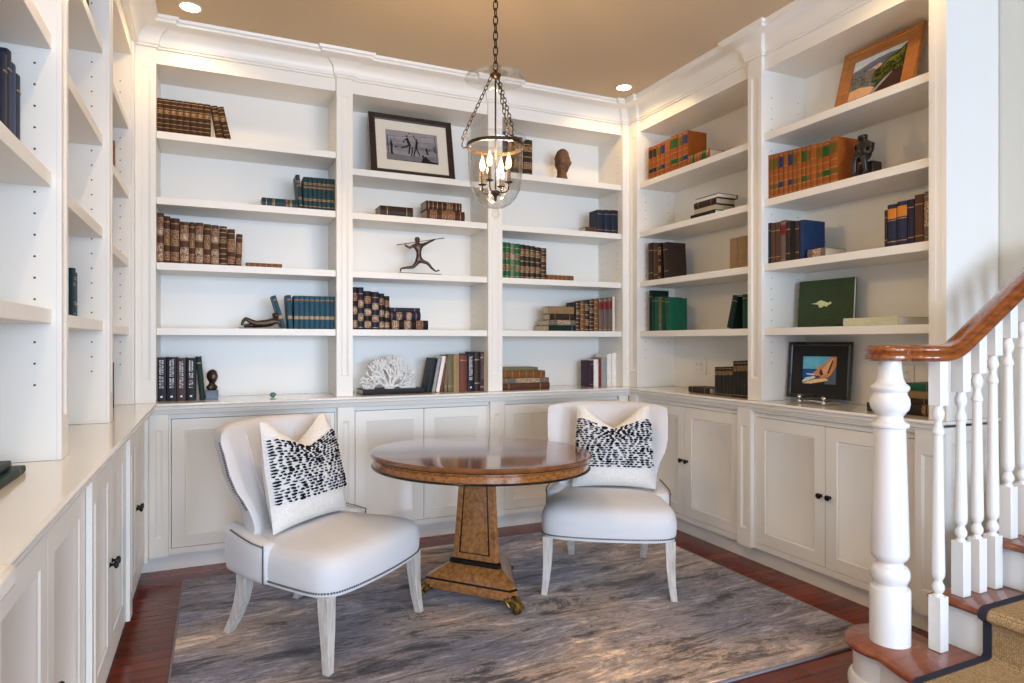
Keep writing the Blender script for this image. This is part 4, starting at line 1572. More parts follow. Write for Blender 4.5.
def upright(wall, bay, sh, items, back=0.05, dp=None, where='row', gap=0.0005, group=None):
    """items: (px0, px1, ytop, style[, lean degrees, lettering]) measured on the plane of the spines"""
    y = UF[wall] + back
    z0 = shelf_z(wall, bay, sh) + 0.0006
    n = len(items)
    g = group or ('books upright on the %s of %s' % (SHN[sh], BAYNAME[(wall, bay)]))
    prev = None
    for i, it in enumerate(items):
        px0, px1, yt, style = it[:4]
        lean = it[4] if len(it) > 4 else 0
        let = it[5] if len(it) > 5 else False
        x0, _ = wpx(wall, px0, 300, y)
        x1, zt = wpx(wall, px1, yt, y)
        _, zt0 = wpx(wall, px0, yt, y)
        zt = zt0 if lean == 0 else zt0
        h = zt - z0
        wd = abs(x1 - x0) - gap
        rot = Matrix.Rotation(PHI[wall], 4, 'Z')
        if lean:
            rot = rot @ Matrix.Rotation(R(lean), 4, 'Y')
            h = h / math.cos(R(lean))
        if prev is not None and x0 < prev and not lean:
            x0 = prev
        zl = z0
        xs = x0
        if lean > 0:        # leans right: pivot on the lower right corner
            zl = z0 + wd * math.sin(R(lean))
        d_ = dp or min(0.24, max(0.10, h * 0.68))
        other = ['from left'] if i < (n + 1) // 2 else ['from right']
        o_ = ORD[i] if i < (n + 1) // 2 else ORD[n - 1 - i]
        if n == 1:
            pos = 'standing'
        elif i == 0:
            pos = 'leftmost'
        elif i == n - 1:
            pos = 'rightmost'
        else:
            pos = o_ + ' ' + other[0]
        lb = '%s book, %s %s, %s of %s' % (LOOK[style], pos, where, SHN[sh], BAYNAME[(wall, bay)])
        make_book(wloc(wall, xs, y, zl), rot, wd, d_, h, style, lb, g, let)
        prev = x0 + wd + gap


def flat(wall, bay, sh, items, back=0.05, dp=0.16, where='stack', twist=0):
    """items bottom first: (px0, px1, ytop, style, fore)  fore=True shows the page edges"""
    y = UF[wall] + back
    z = shelf_z(wall, bay, sh) + 0.0006
    n = len(items)
    names = ['bottom', 'second lowest', 'middle', 'second highest', 'top']
    for i, it in enumerate(items):
        px0, px1, yt, style = it[:4]
        fore = it[4] if len(it) > 4 else False
        d_ = it[5] if len(it) > 5 else dp
        tw = it[6] if len(it) > 6 else twist
        x0, _ = wpx(wall, px0, 300, y)
        x1, _ = wpx(wall, px1, 300, y)
        _, zt = wpx(wall, (px0 + px1) / 2, yt, y)
        wd = max(0.010, zt - z)
        h = x1 - x0
        base = Matrix.Translation(wloc(wall, x0, y, z)) @ Matrix.Rotation(PHI[wall], 4, 'Z')
        if fore:
            base = base @ Matrix.Translation((0, d_ + 0.01, 0)) @ Matrix.Diagonal((1, 1, 1, 1))
            # turned round: spine away from the room
            base = base @ Matrix.Translation((h / 2, -d_ / 2, 0)) @ Matrix.Rotation(PI + R(tw), 4, 'Z') @ Matrix.Translation((-h / 2, -d_ / 2, 0))
        elif tw:
            base = base @ Matrix.Translation((h / 2, d_ / 2, 0)) @ Matrix.Rotation(R(tw), 4, 'Z') @ Matrix.Translation((-h / 2, -d_ / 2, 0))
        m_ = base @ Matrix.Translation((0, 0, wd)) @ Matrix.Rotation(PI / 2, 4, 'Y')
        pos = 'lying flat' if n == 1 else ((['bottom', 'top'][i] if n == 2 else ['bottom', 'middle', 'top'][i] if n == 3 else ['bottom', 'second lowest', 'third lowest', 'top'][i] if n == 4 else names[i]) + ' of ' + where)
        lb = '%s book, %s, %s of %s' % (LOOK[style], pos, SHN[sh], BAYNAME[(wall, bay)])
        t_ = make_book(m_.translation, m_.to_3x3().to_4x4(), wd - 0.0006, d_, h, style, lb, 'books lying flat on the shelves')
        z += wd


def seq(px0, px1, y0, y1, styles, **k):
    n = len(styles)
    return [(px0 + (px1 - px0) * i / n, px0 + (px1 - px0) * (i + 1) / n, y0 + (y1 - y0) * i / max(1, n - 1), s) for i, s in enumerate(styles)]


# back wall, left bay
upright('B', 0, 0, seq(156.6, 210.8, 97.6, 104, ['darkgilt'] * 8) + [(217.6, 224.2, 106.8, 'darkgilt', -10.5), (225.2, 231.8, 108.2, 'darkgilt', -12.5)])
upright('B', 0, 1, [(299.4, 303.4, 175, 'teal', -6)] + seq(303.5, 335.6, 176.6, 179, ['teal'] * 7))
flat('B', 0, 1, [(262, 298, 198.6, 'teal')], back=0.05)
upright('B', 0, 2, [(157, 163.6, 212.6, 'creamgilt'), (163.9, 170.2, 216, 'browngilt'), (170.5, 179.5, 218, 'browngilt'), (180, 189, 221.6, 'creamgilt'), (189.3, 195, 222, 'browngilt'),
                    (195.3, 203.4, 222.4, 'creamgilt'), (203.7, 211, 224, 'browngilt'), (211.3, 219, 225, 'creamgilt'), (219.3, 227, 226, 'darkgilt'), (227.3, 235, 229, 'browngilt'),
                    (235.3, 241.5, 234, 'browngilt', 2)])
flat('B', 0, 2, [(246, 282, 263.2, 'amber')], back=0.06, dp=0.12)
upright('B', 0, 3, [(282, 286.5, 296.5, 'tealblue', -17), (288.5, 293.5, 295.3, 'tealblue', -4)] + seq(294.0, 335.6, 295.6, 296.5, ['tealblue'] * 8), where='row')
upright('B', 0, 4, [(156.6, 166.3, 357.4, 'jacket', 0, True), (166.8, 176.6, 357.2, 'jacket', 0, True), (177, 185.8, 358, 'jacketbrown', 0, True), (186.3, 195.8, 358, 'black', 0, True),
                    (199.5, 205.2, 356.8, 'darkgreen', -5)], back=0.07)
# back wall, middle bay
flat('B', 1, 1, [(380.5, 413, 206.4, 'darkbrown', False, 0.17)], back=0.05)
flat('B', 1, 1, [(427, 464.5, 210.4, 'browngilt', False, 0.15), (426.5, 461.5, 201.8, 'darkgilt', False, 0.15)], back=0.04, where='pair')
upright('B', 1, 3, [(352.6, 357.6, 287, 'blackcream'), (358, 363.8, 287.2, 'bluecream'), (364.2, 371.6, 291, 'blackcream'), (372, 379, 291.8, 'bluecream'), (379.3, 384.4, 293.4, 'blackcream'),
                    (384.7, 389.6, 296, 'blackcream')])
flat('B', 1, 3, [(390.2, 428, 320.3, 'blackcream'), (390.2, 420.5, 312, 'bluecream'), (390.2, 420.0, 307.8, 'navy')], back=0.05, where='stack')
upright('B', 1, 4, [(427, 431.4, 358.8, 'black', 11), (432, 435.2, 358.6, 'grey', 11), (436, 439.6, 356.6, 'white', 11), (440.4, 443.2, 357.0, 'maroon', 9), (444.2, 447.3, 358, 'olive', 3),
                    (448, 453.2, 355, 'olive'), (453.5, 459.6, 354.6, 'mustard'), (460, 467.2, 354.8, 'maroon'), (467.6, 474.2, 353.8, 'jacket', 0, True), (474.5, 480, 352, 'darkbrown'),
                    (480.3, 486, 351.8, 'plum', 0, True)], back=0.06)
# back wall, right bay
upright('B', 2, 0, [(501.5, 506, 131, 'black'), (508.0, 513, 134, 'darkgilt'), (513.4, 518, 136, 'blackgilt'), (518.4, 523, 137, 'blackgilt'), (523.3, 532.6, 139.3, 'blackgilt')], back=0.05)
flat('B', 2, 1, [(586, 597, 227, 'brown', False, 0.11)], back=0.03)
upright('B', 2, 1, [(597.4, 604, 209.6, 'navy'), (604.3, 611, 209.8, 'navy'), (611.3, 618.2, 210, 'navy')], back=0.04)
upright('B', 2, 2, [(501.2, 505.4, 242, 'greengilt'), (505.7, 510.2, 242.3, 'greengilt'), (510.5, 515, 243.2, 'palegilt'), (515.3, 520.2, 243.6, 'greengilt'), (520.5, 525.2, 244.4, 'blackgilt'),
                    (525.5, 530, 245.2, 'blackgilt'), (530.3, 535.4, 246, 'blackgilt'), (535.7, 541, 247.2, 'blackgilt'), (541.3, 546.6, 248, 'darkgilt')])
flat('B', 2, 2, [(547, 573.5, 275.2, 'amber', False, 0.12)], back=0.05)
flat('B', 2, 3, [(549, 576, 325.3, 'darkgreen', False, 0.26), (549.5, 575.5, 320, 'greyspeck', False, 0.20), (550, 574.5, 314, 'darkbrown', False, 0.11), (549, 574, 306.5, 'tan', False, 0.12)], back=0.04)
upright('B', 2, 3, [(576, 580.2, 302, 'darkgilt'), (580.5, 585, 301.2, 'amber'), (585.3, 589.4, 300, 'blackgilt'), (589.7, 594, 299.4, 'darkgilt'), (594.3, 598.6, 299, 'amber'),
                    (598.9, 603.4, 298.4, 'greyred'), (603.7, 608.2, 297.8, 'greyred'), (608.5, 612.4, 297.4, 'greyred'), (612.7, 615.2, 296.6, 'cream')])
flat('B', 2, 4, [(501.3, 549.6, 383, 'brown', False, 0.2), (501.3, 549, 378, 'greyspeck', False, 0.19), (501.3, 545, 370.8, 'amber', False, 0.18), (501.3, 538, 367.4, 'olive', False, 0.17)], back=0.05)
upright('B', 2, 4, [(590, 593.6, 360.5, 'plum'), (594.0, 598.6, 359.4, 'white'), (599, 601.2, 359, 'red'), (601.5, 607, 357.6, 'grey'), (607.3, 611.6, 354, 'white'), (611.9, 616.2, 353, 'white')], back=0.07)

# right wall, far bay
upright('R', 0, 0, [(648.2, 652, 148.2, 'orange_black'), (652.2, 656, 146.8, 'orange_black'), (656.2, 660.2, 145, 'orange_olive'), (660.4, 664.4, 143, 'orange_blue'), (664.6, 670, 141, 'orange_plain'),
                    (670.2, 677.4, 137.4, 'orange_green'), (677.8, 682.2, 134.4, 'orange_olive'), (682.4, 687.6, 132.4, 'orange_blue')], back=0.03, dp=0.17)
flat('R', 0, 0, [(688.2, 709, 152.5, 'orange_green', False, 0.17)], back=0.03)
flat('R', 0, 1, [(690.5, 714.5, 212.5, 'black', False, 0.17), (692.5, 714, 206.5, 'darkbrown', True, 0.17), (694, 715.5, 200.5, 'darkbrown', False, 0.17), (694.5, 717, 196, 'black', True, 0.17)], back=0.03)
upright('R', 0, 2, [(648, 653.2, 243.6, 'darkbrown'), (653.4, 657.6, 243.8, 'brown'), (657.8, 660.8, 243.2, 'blackgilt'), (664.2, 668.5, 243, 'darkbrown', -4)], back=0.03, dp=0.17)
upright('R', 0, 2, [(729.5, 737.5, 239.0, 'tan'), (737.8, 747.3, 237.2, 'tan')], back=0.03, dp=0.15, where='of the pair')
upright('R', 0, 3, [(649, 651.6, 290.6, 'darkgreen'), (651.8, 654.8, 297, 'green'), (655, 658.2, 297, 'midgreen'), (658.4, 661.2, 297, 'olive'), (661.4, 665, 297.4, 'green'), (665.4, 669.8, 298.4, 'midgreen', -1)],
        back=0.03, dp=0.16)
upright('R', 0, 3, [(726.5, 732.0, 297.5, 'darkgreen', 15), (742.2, 747.2, 294.4, 'green')], back=0.05, dp=0.16, where='of the pair')
flat('R', 0, 4, [(688.5, 709, 387.2, 'darkbrown', False, 0.14)], back=0.04)
upright('R', 0, 4, [(714.5, 717.8, 367, 'darkset'), (718, 721.6, 367, 'darkset'), (721.8, 725, 367, 'darkset'), (725.2, 728.6, 366.6, 'darkset'), (728.8, 732.4, 366.6, 'darkset'),
                    (732.8, 736.4, 361, 'darkset'), (736.6, 740, 360.8, 'darkset'), (740.2, 743.6, 360.6, 'darkset'), (743.8, 747.4, 360.4, 'darkset')], back=0.04, dp=0.15)
# right wall, near bay
sty = ['orange_plain', 'orange_olive', 'orange_olive', 'orange_blue', 'orange_plain', 'orange_blue', 'orange_olive', 'orange_plain', 'orange_green', 'orange_olive', 'orange_plain', 'orange_olive',
       'orange_green', 'orange_plain']
xsb = [765.2, 770.3, 774.5, 779.3, 784, 788.8, 793.2, 797.5, 802.3, 806.6, 811, 817.5, 823.5, 830.5, 836.5]
its = []
for i, s_ in enumerate(sty[:14]):
    its.append((xsb[i], xsb[i + 1] - 0.3, 156.6 - (xsb[i] - 766) * 0.245, s_))
its = [(a - 0.8, b - 0.8, c_, d) for a, b, c_, d in its[:13]] + [(829.9, 837.8, 138.4, 'orange_olive')]
upright('R', 1, 1, its, back=0.03, dp=0.17)
upright('R', 1, 2, [(764.5, 770.5, 224, 'navy'), (770.8, 775, 223.6, 'brown'), (775.2, 780, 222.8, 'brown'), (780.2, 785.5, 221, 'greyred'), (785.7, 790, 222, 'darkbrown'), (790.2, 794.5, 221.6, 'black'),
                    (794.8, 799, 221.4, 'darkbrown'), (799.3, 803.5, 220.4, 'blue')], back=0.03, dp=0.17)
flat('R', 1, 2, [(807.5, 824.5, 248.5, 'greyspeck', False, 0.17)], back=0.03)
upright('R', 1, 2, [(884.2, 887.0, 210.5, 'darkbrown'), (887.2, 896.5, 205.4, 'navyorange'), (896.8, 907.0, 202.2, 'navyorange'), (907.3, 914, 200, 'navy'), (914.3, 923.6, 195.5, 'brown'),
                    (923.9, 931, 192, 'greyspeck')], back=0.03, dp=0.16, where='right row')
flat('R', 1, 3, [(843, 897.5, 317.4, 'sage', False, 0.30)], back=0.03)
flat('R', 1, 4, [(902, 930, 404, 'darkset', False, 0.22), (902, 930, 398.5, 'darkbrown', False, 0.22), (902, 930, 391, 'tan', False, 0.21), (902, 930, 383.5, 'midgreen', False, 0.2)], back=0.08)


# left wall (spines face right)
def lbook(bay, sh, y0, y1, h, style, dp, back, where):
    z = SHELF[('L', bay)][sh] if sh < 4 else CT
    make_book(wloc('L', y0, UF['L'] + back, z + 0.0006), Matrix.Rotation(PHI['L'], 4, 'Z'), y1 - y0, dp, h, style, '%s book %s, %s' % (LOOK[style], where, BAYNAME[('L', bay)]), 'books on the left wall')


for i, (a, b, h, c) in enumerate(((2.17, 2.21, 0.245, 'navy'), (2.211, 2.255, 0.27, 'navy'), (2.256, 2.30, 0.25, 'blue'), (2.301, 2.345, 0.235, 'navy'))):
    lbook(0, 2, a, b, h + 0.03, c, 0.17, 0.085, '%s in the row standing on third shelf' % ['leftmost', 'second', 'third', 'rightmost'][i])
lbook(1, 3, 3.22, 3.262, 0.215, 'teal', 0.17, 0.10, 'left of two on fourth shelf')
lbook(1, 3, 3.264, 3.30, 0.20, 'tealblue', 0.17, 0.10, 'right of two on fourth shelf')
lbook(1, 0, 3.24, 3.30, 0.24, 'darkgilt', 0.17, 0.06, 'standing on top shelf')
lbook(2, 1, 4.13, 4.175, 0.24, 'amber', 0.17, 0.07, 'left of two on second shelf')
lbook(2, 1, 4.177, 4.21, 0.21, 'green', 0.17, 0.072, 'right of two on second shelf')
lbook(2, 4, 4.06, 4.11, 0.245, 'darkbrown', 0.18, 0.065, 'standing on counter')
# two magazines / large books lying on the near left counter
for i, (z, c, a, b, dx) in enumerate(((0.0, 'darkgreen', 1.80, 2.17, 0.0), (0.022, 'jacket', 1.72, 2.12, 0.02), (0.043, 'darkbrown', 1.76, 2.06, 0.035))):
    base = Matrix.Translation(wloc('L', a, UF['L'] + 0.035 + dx, CT + 0.0006 + z)) @ Matrix.Rotation(PHI['L'], 4, 'Z')
    m_ = base @ Matrix.Translation((0, 0, 0.021)) @ Matrix.Rotation(PI / 2, 4, 'Y')
    make_book(m_.translation, m_.to_3x3().to_4x4(), 0.0205, 0.24, b - a, c, '%s large book, %s of three lying on the near left counter' % (LOOK[c], ['bottom', 'middle', 'top'][i]), 'large books lying on the counter')

# big green album standing against the back of the near right bay, with a pale emblem
ya = UF['R'] + 0.20
x0, _ = wpx('R', 797.5, 300, ya)
x1, _ = wpx('R', 852, 300, ya)
z0 = 1.43
_, zt = wpx('R', 797.5, 281, ya)
al = thing('album', 'large dark green album with a pale squiggle emblem, standing on the fourth shelf', 'book')
al.matrix_world = Matrix.Translation(wloc('R', x0, ya, z0 + 0.0006)) @ Matrix.Rotation(PHI['R'] + R(5), 4, 'Z') @ Matrix.Rotation(R(-4), 4, 'X')
W_, H_ = (x1 - x0) * 0.95, (zt - z0) * 0.985
MB().box(0, W_, 0, 0.003, 0, H_).box(0, W_, 0.021, 0.024, 0, H_).box(-0.001, 0.003, 0.003, 0.021, 0, H_).build('cover', leather(ST['albumgreen'][0]), al, bevel=0.001)
MB().box(0.003, W_ - 0.004, 0.0032, 0.0208, 0.004, H_ - 0.004).build('pages', M['pagew'], al)
em = MB()
cxm, czm = W_ * 0.47, H_ * 0.48
sh = [(-0.085, 0.008), (-0.05, 0.012), (-0.035, 0.022), (-0.015, 0.028), (0.01, 0.018), (0.03, 0.010), (0.05, 0.016), (0.055, 0.004), (0.03, -0.006), (0.025, -0.016), (0.005, -0.008), (-0.012, -0.018),
      (-0.03, -0.016), (-0.034, 0.000), (-0.055, 0.004)]
em.add([(cxm + a * 0.95, -0.0006, czm + b * 0.95) for a, b in sh], [tuple(range(len(sh)))[::-1]])
em.build('emblem', leather((0.50, 0.56, 0.28)), al)


# ------------------------------------------------------------------ framed pictures
def frame(label, mtx, W_, H_, fw, fm, mat_w, mat_m, art, th=0.022, art_base=None):
    """outer size W_ x H_, frame bar fw, mat board border mat_w; art(mb_fn, w, h) adds flat coloured shapes"""
    t = thing('framed_picture', label, 'picture')
    t.matrix_world = mtx
    f = MB()
    o = [(0, 0), (W_, 0), (W_, H_), (0, H_)]

    def rect(q, y):
        return [(q, y, q), (W_ - q, y, q), (W_ - q, y, H_ - q), (q, y, H_ - q)]
    f.loft([rect(0, th), rect(0, 0.004), rect(0.003, 0.0), rect(fw * 0.35, 0.0), rect(fw * 0.45, 0.004), rect(fw * 0.75, 0.002), rect(fw, 0.006), rect(fw, th), rect(0, th)], (False, False))
    f.build('frame', fm, t, smooth=20)
    MB().box(fw * 0.9, W_ - fw * 0.9, 0.0165, 0.020, fw * 0.9, H_ - fw * 0.9).build('backing', M['blackbronze'], t)
    if mat_w:
        mo = MB()

        def r2(a, y):
            return [(a, y, a), (W_ - a, y, a), (W_ - a, y, H_ - a), (a, y, H_ - a)]
        mo.loft([r2(fw * 0.95, 0.010), [(fw + mat_w[0], 0.010, fw + mat_w[1]), (W_ - fw - mat_w[0], 0.010, fw + mat_w[1]), (W_ - fw - mat_w[0], 0.010, H_ - fw - mat_w[2]), (fw + mat_w[0], 0.010, H_ - fw - mat_w[2])],
                 [(fw + mat_w[0], 0.013, fw + mat_w[1]), (W_ - fw - mat_w[0], 0.013, fw + mat_w[1]), (W_ - fw - mat_w[0], 0.013, H_ - fw - mat_w[2]), (fw + mat_w[0], 0.013, H_ - fw - mat_w[2])]], (False, False))
        mo.build('mat_board', mat_m, t, smooth=0)
        ax0, az0, ax1, az1 = fw + mat_w[0], fw + mat_w[1], W_ - fw - mat_w[0], H_ - fw - mat_w[2]
    else:
        ax0, az0, ax1, az1 = fw, fw, W_ - fw, H_ - fw
    im = MB()
    mats = []
    aw, ah = ax1 - ax0, az1 - az0
    layer = [0]

    def poly(col, pts, ly=None):
        if col not in [m_[0] for m_ in mats]:
            mats.append((col, leather(col, 0.8)))
        mi = [m_[0] for m_ in mats].index(col)
        layer[0] += 1
        y = 0.0150 - 0.000025 * layer[0]
        im.add([(ax0 + min(1, max(0, u)) * aw, y, az0 + min(1, max(0, v)) * ah) for u, v in pts], [tuple(range(len(pts)))], mi)
    art(poly)
    im.build('picture', [m_[1] for m_ in mats], t, smooth=0)
    return t


def limb(poly, col, pts, w_):
    for (a, b), (c, d) in zip(pts, pts[1:]):
        dx, dy = c - a, d - b
        l = math.hypot(dx, dy * 0.62) or 1
        nx, ny = -dy * 0.62 / l * w_, dx / l * w_ * 1.6
        poly(col, [(a - nx, b - ny), (c - nx, d - ny), (c + nx, d + ny), (a + nx, b + ny)])


def blob(poly, col, cx_, cy_, rx, ry, n=10):
    poly(col, [(cx_ + rx * math.cos(2 * PI * k / n), cy_ + ry * math.sin(2 * PI * k / n)) for k in range(n)])


def art_beach(poly):
    g = lambda v: (v * 0.62, v * 0.57, v * 0.58)
    poly(g(0.52), [(0, 0.45), (1, 0.45), (1, 1), (0, 1)])
    poly(g(0.62), [(0, 0.75), (1, 0.70), (1, 1), (0, 1)])
    poly(g(0.34), [(0, 0.44), (1, 0.40), (1, 0.55), (0.5, 0.53), (0, 0.57)])
    poly(g(0.50), [(0, 0), (1, 0), (1, 0.42), (0, 0.46)])
    poly(g(0.36), [(0, 0.06), (0.5, 0.03), (1, 0.12), (1, 0.26), (0.6, 0.24), (0, 0.30)])
    poly(g(0.60), [(0, 0.24), (0.4, 0.20), (0.8, 0.25), (0.6, 0.30), (0, 0.34)])
    poly(g(0.15), [(0, 0.0), (1, 0.0), (1, 0.05), (0, 0.03)])
    d = g(0.03)
    limb(poly, d, [(0.03, 0.86), (0.045, 0.20)], 0.006)
    limb(poly, d, [(0.955, 0.93), (0.97, 0.30)], 0.006)
    limb(poly, g(0.12), [(0.03, 0.80), (0.4, 0.84), (0.955, 0.93)], 0.003)
    limb(poly, g(0.2), [(0.04, 0.62), (0.955, 0.72)], 0.002)
    # leaping player
    blob(poly, d, 0.405, 0.86, 0.018, 0.030)
    limb(poly, d, [(0.405, 0.80), (0.44, 0.62), (0.46, 0.54)], 0.026)
    limb(poly, d, [(0.42, 0.78), (0.36, 0.72), (0.33, 0.62)], 0.010)
    limb(poly, d, [(0.45, 0.58), (0.38, 0.50), (0.29, 0.44)], 0.014)
    limb(poly, d, [(0.46, 0.54), (0.44, 0.40), (0.43, 0.26)], 0.014)
    blob(poly, g(0.06), 0.455, 0.955, 0.015, 0.025)
    # blocker
    blob(poly, d, 0.60, 0.77, 0.017, 0.028)
    limb(poly, d, [(0.60, 0.73), (0.585, 0.56), (0.575, 0.48)], 0.022)
    limb(poly, d, [(0.59, 0.72), (0.55, 0.84), (0.53, 0.90)], 0.008)
    limb(poly, d, [(0.575, 0.48), (0.54, 0.34), (0.52, 0.20)], 0.012)
    limb(poly, d, [(0.58, 0.50), (0.61, 0.36), (0.64, 0.24)], 0.012)
    limb(poly, g(0.08), [(0.50, 0.50), (0.50, 0.36), (0.47, 0.20)], 0.012)
    # players left and right
    blob(poly, d, 0.10, 0.66, 0.015, 0.026)
    limb(poly, d, [(0.10, 0.62), (0.105, 0.46), (0.10, 0.30), (0.11, 0.20)], 0.020)
    limb(poly, g(0.1), [(0.16, 0.46), (0.22, 0.45)], 0.014)
    limb(poly, d, [(0.77, 0.52), (0.78, 0.42), (0.80, 0.30)], 0.018)
    limb(poly, d, [(0.79, 0.45), (0.85, 0.46)], 0.010)
    limb(poly, g(0.1), [(0.93, 0.60), (0.93, 0.48), (0.95, 0.40)], 0.014)
    # crouching spectator
    poly(d, [(0.66, 0.03), (0.70, 0.20), (0.76, 0.24), (0.80, 0.16), (0.86, 0.08), (0.98, 0.07), (0.99, 0.0), (0.66, 0.0)])
    blob(poly, d, 0.70, 0.24, 0.022, 0.035)


def art_valley(poly):
    poly((0.62, 0.70, 0.74), [(0, 0.70), (1, 0.78), (1, 1), (0, 1)])
    poly((0.26, 0.27, 0.36), [(0, 0.74), (0.2, 0.80), (0.45, 0.88), (0.7, 0.90), (1, 0.86), (1, 0.5), (0, 0.5)])
    poly((0.17, 0.19, 0.30), [(0, 0.66), (0.3, 0.76), (0.6, 0.82), (0.8, 0.80), (0.6, 0.60), (0, 0.52)])
    poly((0.48, 0.36, 0.34), [(0.30, 0.66), (0.52, 0.74), (0.60, 0.64), (0.42, 0.58)])
    poly((0.22, 0.24, 0.22), [(0, 0.62), (0.4, 0.66), (0.6, 0.5), (0.5, 0.2), (0, 0.2)])
    poly((0.30, 0.22, 0.18), [(0.20, 0.55), (0.45, 0.60), (0.55, 0.46), (0.30, 0.40)])
    poly((0.055, 0.085, 0.02), [(0.40, 0.30), (0.44, 0.58), (0.58, 0.68), (0.70, 0.80), (0.82, 0.84), (1, 1), (1, 0.3), (0.6, 0.22)])
    poly((0.24, 0.26, 0.035), [(0.55, 0.60), (0.70, 0.76), (0.84, 0.78), (0.95, 0.92), (0.93, 0.70), (0.74, 0.62), (0.60, 0.48)])
    poly((0.14, 0.15, 0.02), [(0.42, 0.36), (0.52, 0.50), (0.62, 0.44), (0.58, 0.32)])
    poly((0.07, 0.035, 0.035), [(0.56, 0.10), (0.78, 0.42), (1, 0.62), (1, 0.0), (0.40, 0.0)])
    poly((0.58, 0.36, 0.20), [(0, 0.26), (0.20, 0.28), (0.40, 0.22), (0.50, 0.16), (0.40, 0.0), (0, 0.0)])
    poly((0.40, 0.38, 0.42), [(0.40, 0.02), (0.60, 0.24), (0.78, 0.42), (0.80, 0.40), (0.62, 0.18), (0.48, 0.0)])
    for k in range(150):
        rr = random.Random(k)
        u, v = rr.uniform(0.02, 0.5), rr.uniform(0.25, 0.72)
        blob(poly, rr.choice([(0.05, 0.055, 0.035), (0.12, 0.12, 0.16), (0.34, 0.30, 0.33), (0.40, 0.32, 0.24), (0.14, 0.15, 0.20)]), u, v, rr.uniform(0.008, 0.03), rr.uniform(0.006, 0.014), 5)
    for k in range(170):
        rr = random.Random(k + 99)
        u = rr.uniform(0.5, 0.97)
        v = rr.uniform(0.40, 0.5 + 0.45 * (u - 0.4))
        blob(poly, rr.choice([(0.02, 0.032, 0.01), (0.03, 0.05, 0.012), (0.20, 0.22, 0.03), (0.09, 0.11, 0.02)]), u, v, rr.uniform(0.008, 0.03), rr.uniform(0.010, 0.03), 5)


def art_cliff(poly):
    poly((0.13, 0.46, 0.62), [(0, 0.5), (1, 0.5), (1, 1), (0, 1)])
    poly((0.02, 0.13, 0.42), [(0, 0.54), (0.45, 0.54), (0.5, 0.2), (0, 0.2)])
    poly((0.04, 0.09, 0.25), [(0, 0.51), (0.1, 0.54), (0.25, 0.52), (0.40, 0.53), (0.40, 0.50), (0, 0.49)])
    poly((0.62, 0.68, 0.74), [(0.10, 0.38), (0.40, 0.35), (0.36, 0.31), (0.14, 0.33)])
    poly((0.60, 0.62, 0.66), [(0, 0.10), (0.10, 0.22), (0.34, 0.28), (0.44, 0.24), (0.2, 0.12), (0, 0.04)])
    poly((0.62, 0.25, 0.09), [(0.30, 0.38), (0.42, 0.50), (0.44, 0.68), (0.52, 0.62), (0.62, 0.72), (0.66, 0.80), (0.76, 0.86), (0.80, 1), (1, 1), (1, 0.6), (0.86, 0.36), (0.76, 0.24), (0.50, 0.22)])
    poly((0.72, 0.40, 0.20), [(0.52, 0.40), (0.62, 0.60), (0.72, 0.74), (0.86, 0.96), (0.92, 0.90), (0.80, 0.56), (0.66, 0.34)])
    poly((0.05, 0.05, 0.07), [(0.50, 0.40), (0.53, 0.54), (0.57, 0.52), (0.60, 0.44), (0.62, 0.34), (0.54, 0.30)])
    poly((0.07, 0.05, 0.06), [(0.74, 0.40), (0.80, 0.66), (0.88, 0.90), (0.90, 0.84), (0.84, 0.60), (0.78, 0.38)])
    poly((0.16, 0.07, 0.07), [(0.36, 0.24), (0.46, 0.32), (0.56, 0.26), (0.46, 0.20)])
    poly((0.13, 0.19, 0.27), [(0.66, 0.0), (0.70, 0.20), (0.80, 0.26), (0.92, 0.52), (1, 0.70), (1, 0.0)])
    poly((0.76, 0.52, 0.26), [(0, 0.0), (0.10, 0.06), (0.40, 0.18), (0.70, 0.22), (0.78, 0.14), (0.5, 0.06), (0.25, 0.0)])


def lean_frame(wall, px0, px1, sh_z, back, lean, twist=0.0):
    y = UF[wall] + back
    x0, _ = wpx(wall, px0, 300, y)
    x1, _ = wpx(wall, px1, 300, y)
    return Matrix.Translation(wloc(wall, x0, y, sh_z + 0.0008)) @ Matrix.Rotation(PHI[wall] + R(twist), 4, 'Z') @ Matrix.Rotation(R(-lean), 4, 'X'), x1 - x0


M['darkframe'] = mat('dark_frame', (0.022, 0.012, 0.008), 0.3, coat=0.3)
M['oakframe'] = mat('oak_frame', (0.30, 0.10, 0.016), 0.28, noise=((0.52, 0.21, 0.04), 7, (1, 1, 9), 0.25), coat=0.5)
M['blackframe'] = mat('black_frame', (0.010, 0.010, 0.012), 0.25, coat=0.5)
M['matboard'] = mat('mat_board', (0.72, 0.67, 0.56), 0.9)
M['blackmat'] = mat('black_mat', (0.012, 0.011, 0.011), 0.85)
m_, W_ = lean_frame('B', 371.5, 455.8, 2.49, 0.060, 13)
frame('dark framed black and white beach volleyball photograph leaning on the top shelf', m_, W_, 0.462, 0.044, M['darkframe'], (0.070, 0.075, 0.070), M['matboard'], art_beach)
m_, W_ = lean_frame('R', 831.5, 910.5, 2.595, 0.13, 16)
frame('wide orange wooden framed valley landscape painting leaning on the top shelf', m_, W_, 0.385, 0.072, M['oakframe'], None, None, art_valley)
m_, W_ = lean_frame('R', 786.2, 848.8, CT + 0.024, 0.150, 6, 16)
W_ *= 0.86
frame('black framed picture of an orange sea cliff on a nickel easel', m_, W_, 0.334, 0.024, M['blackframe'], (0.062, 0.062, 0.062), M['blackmat'], art_cliff)

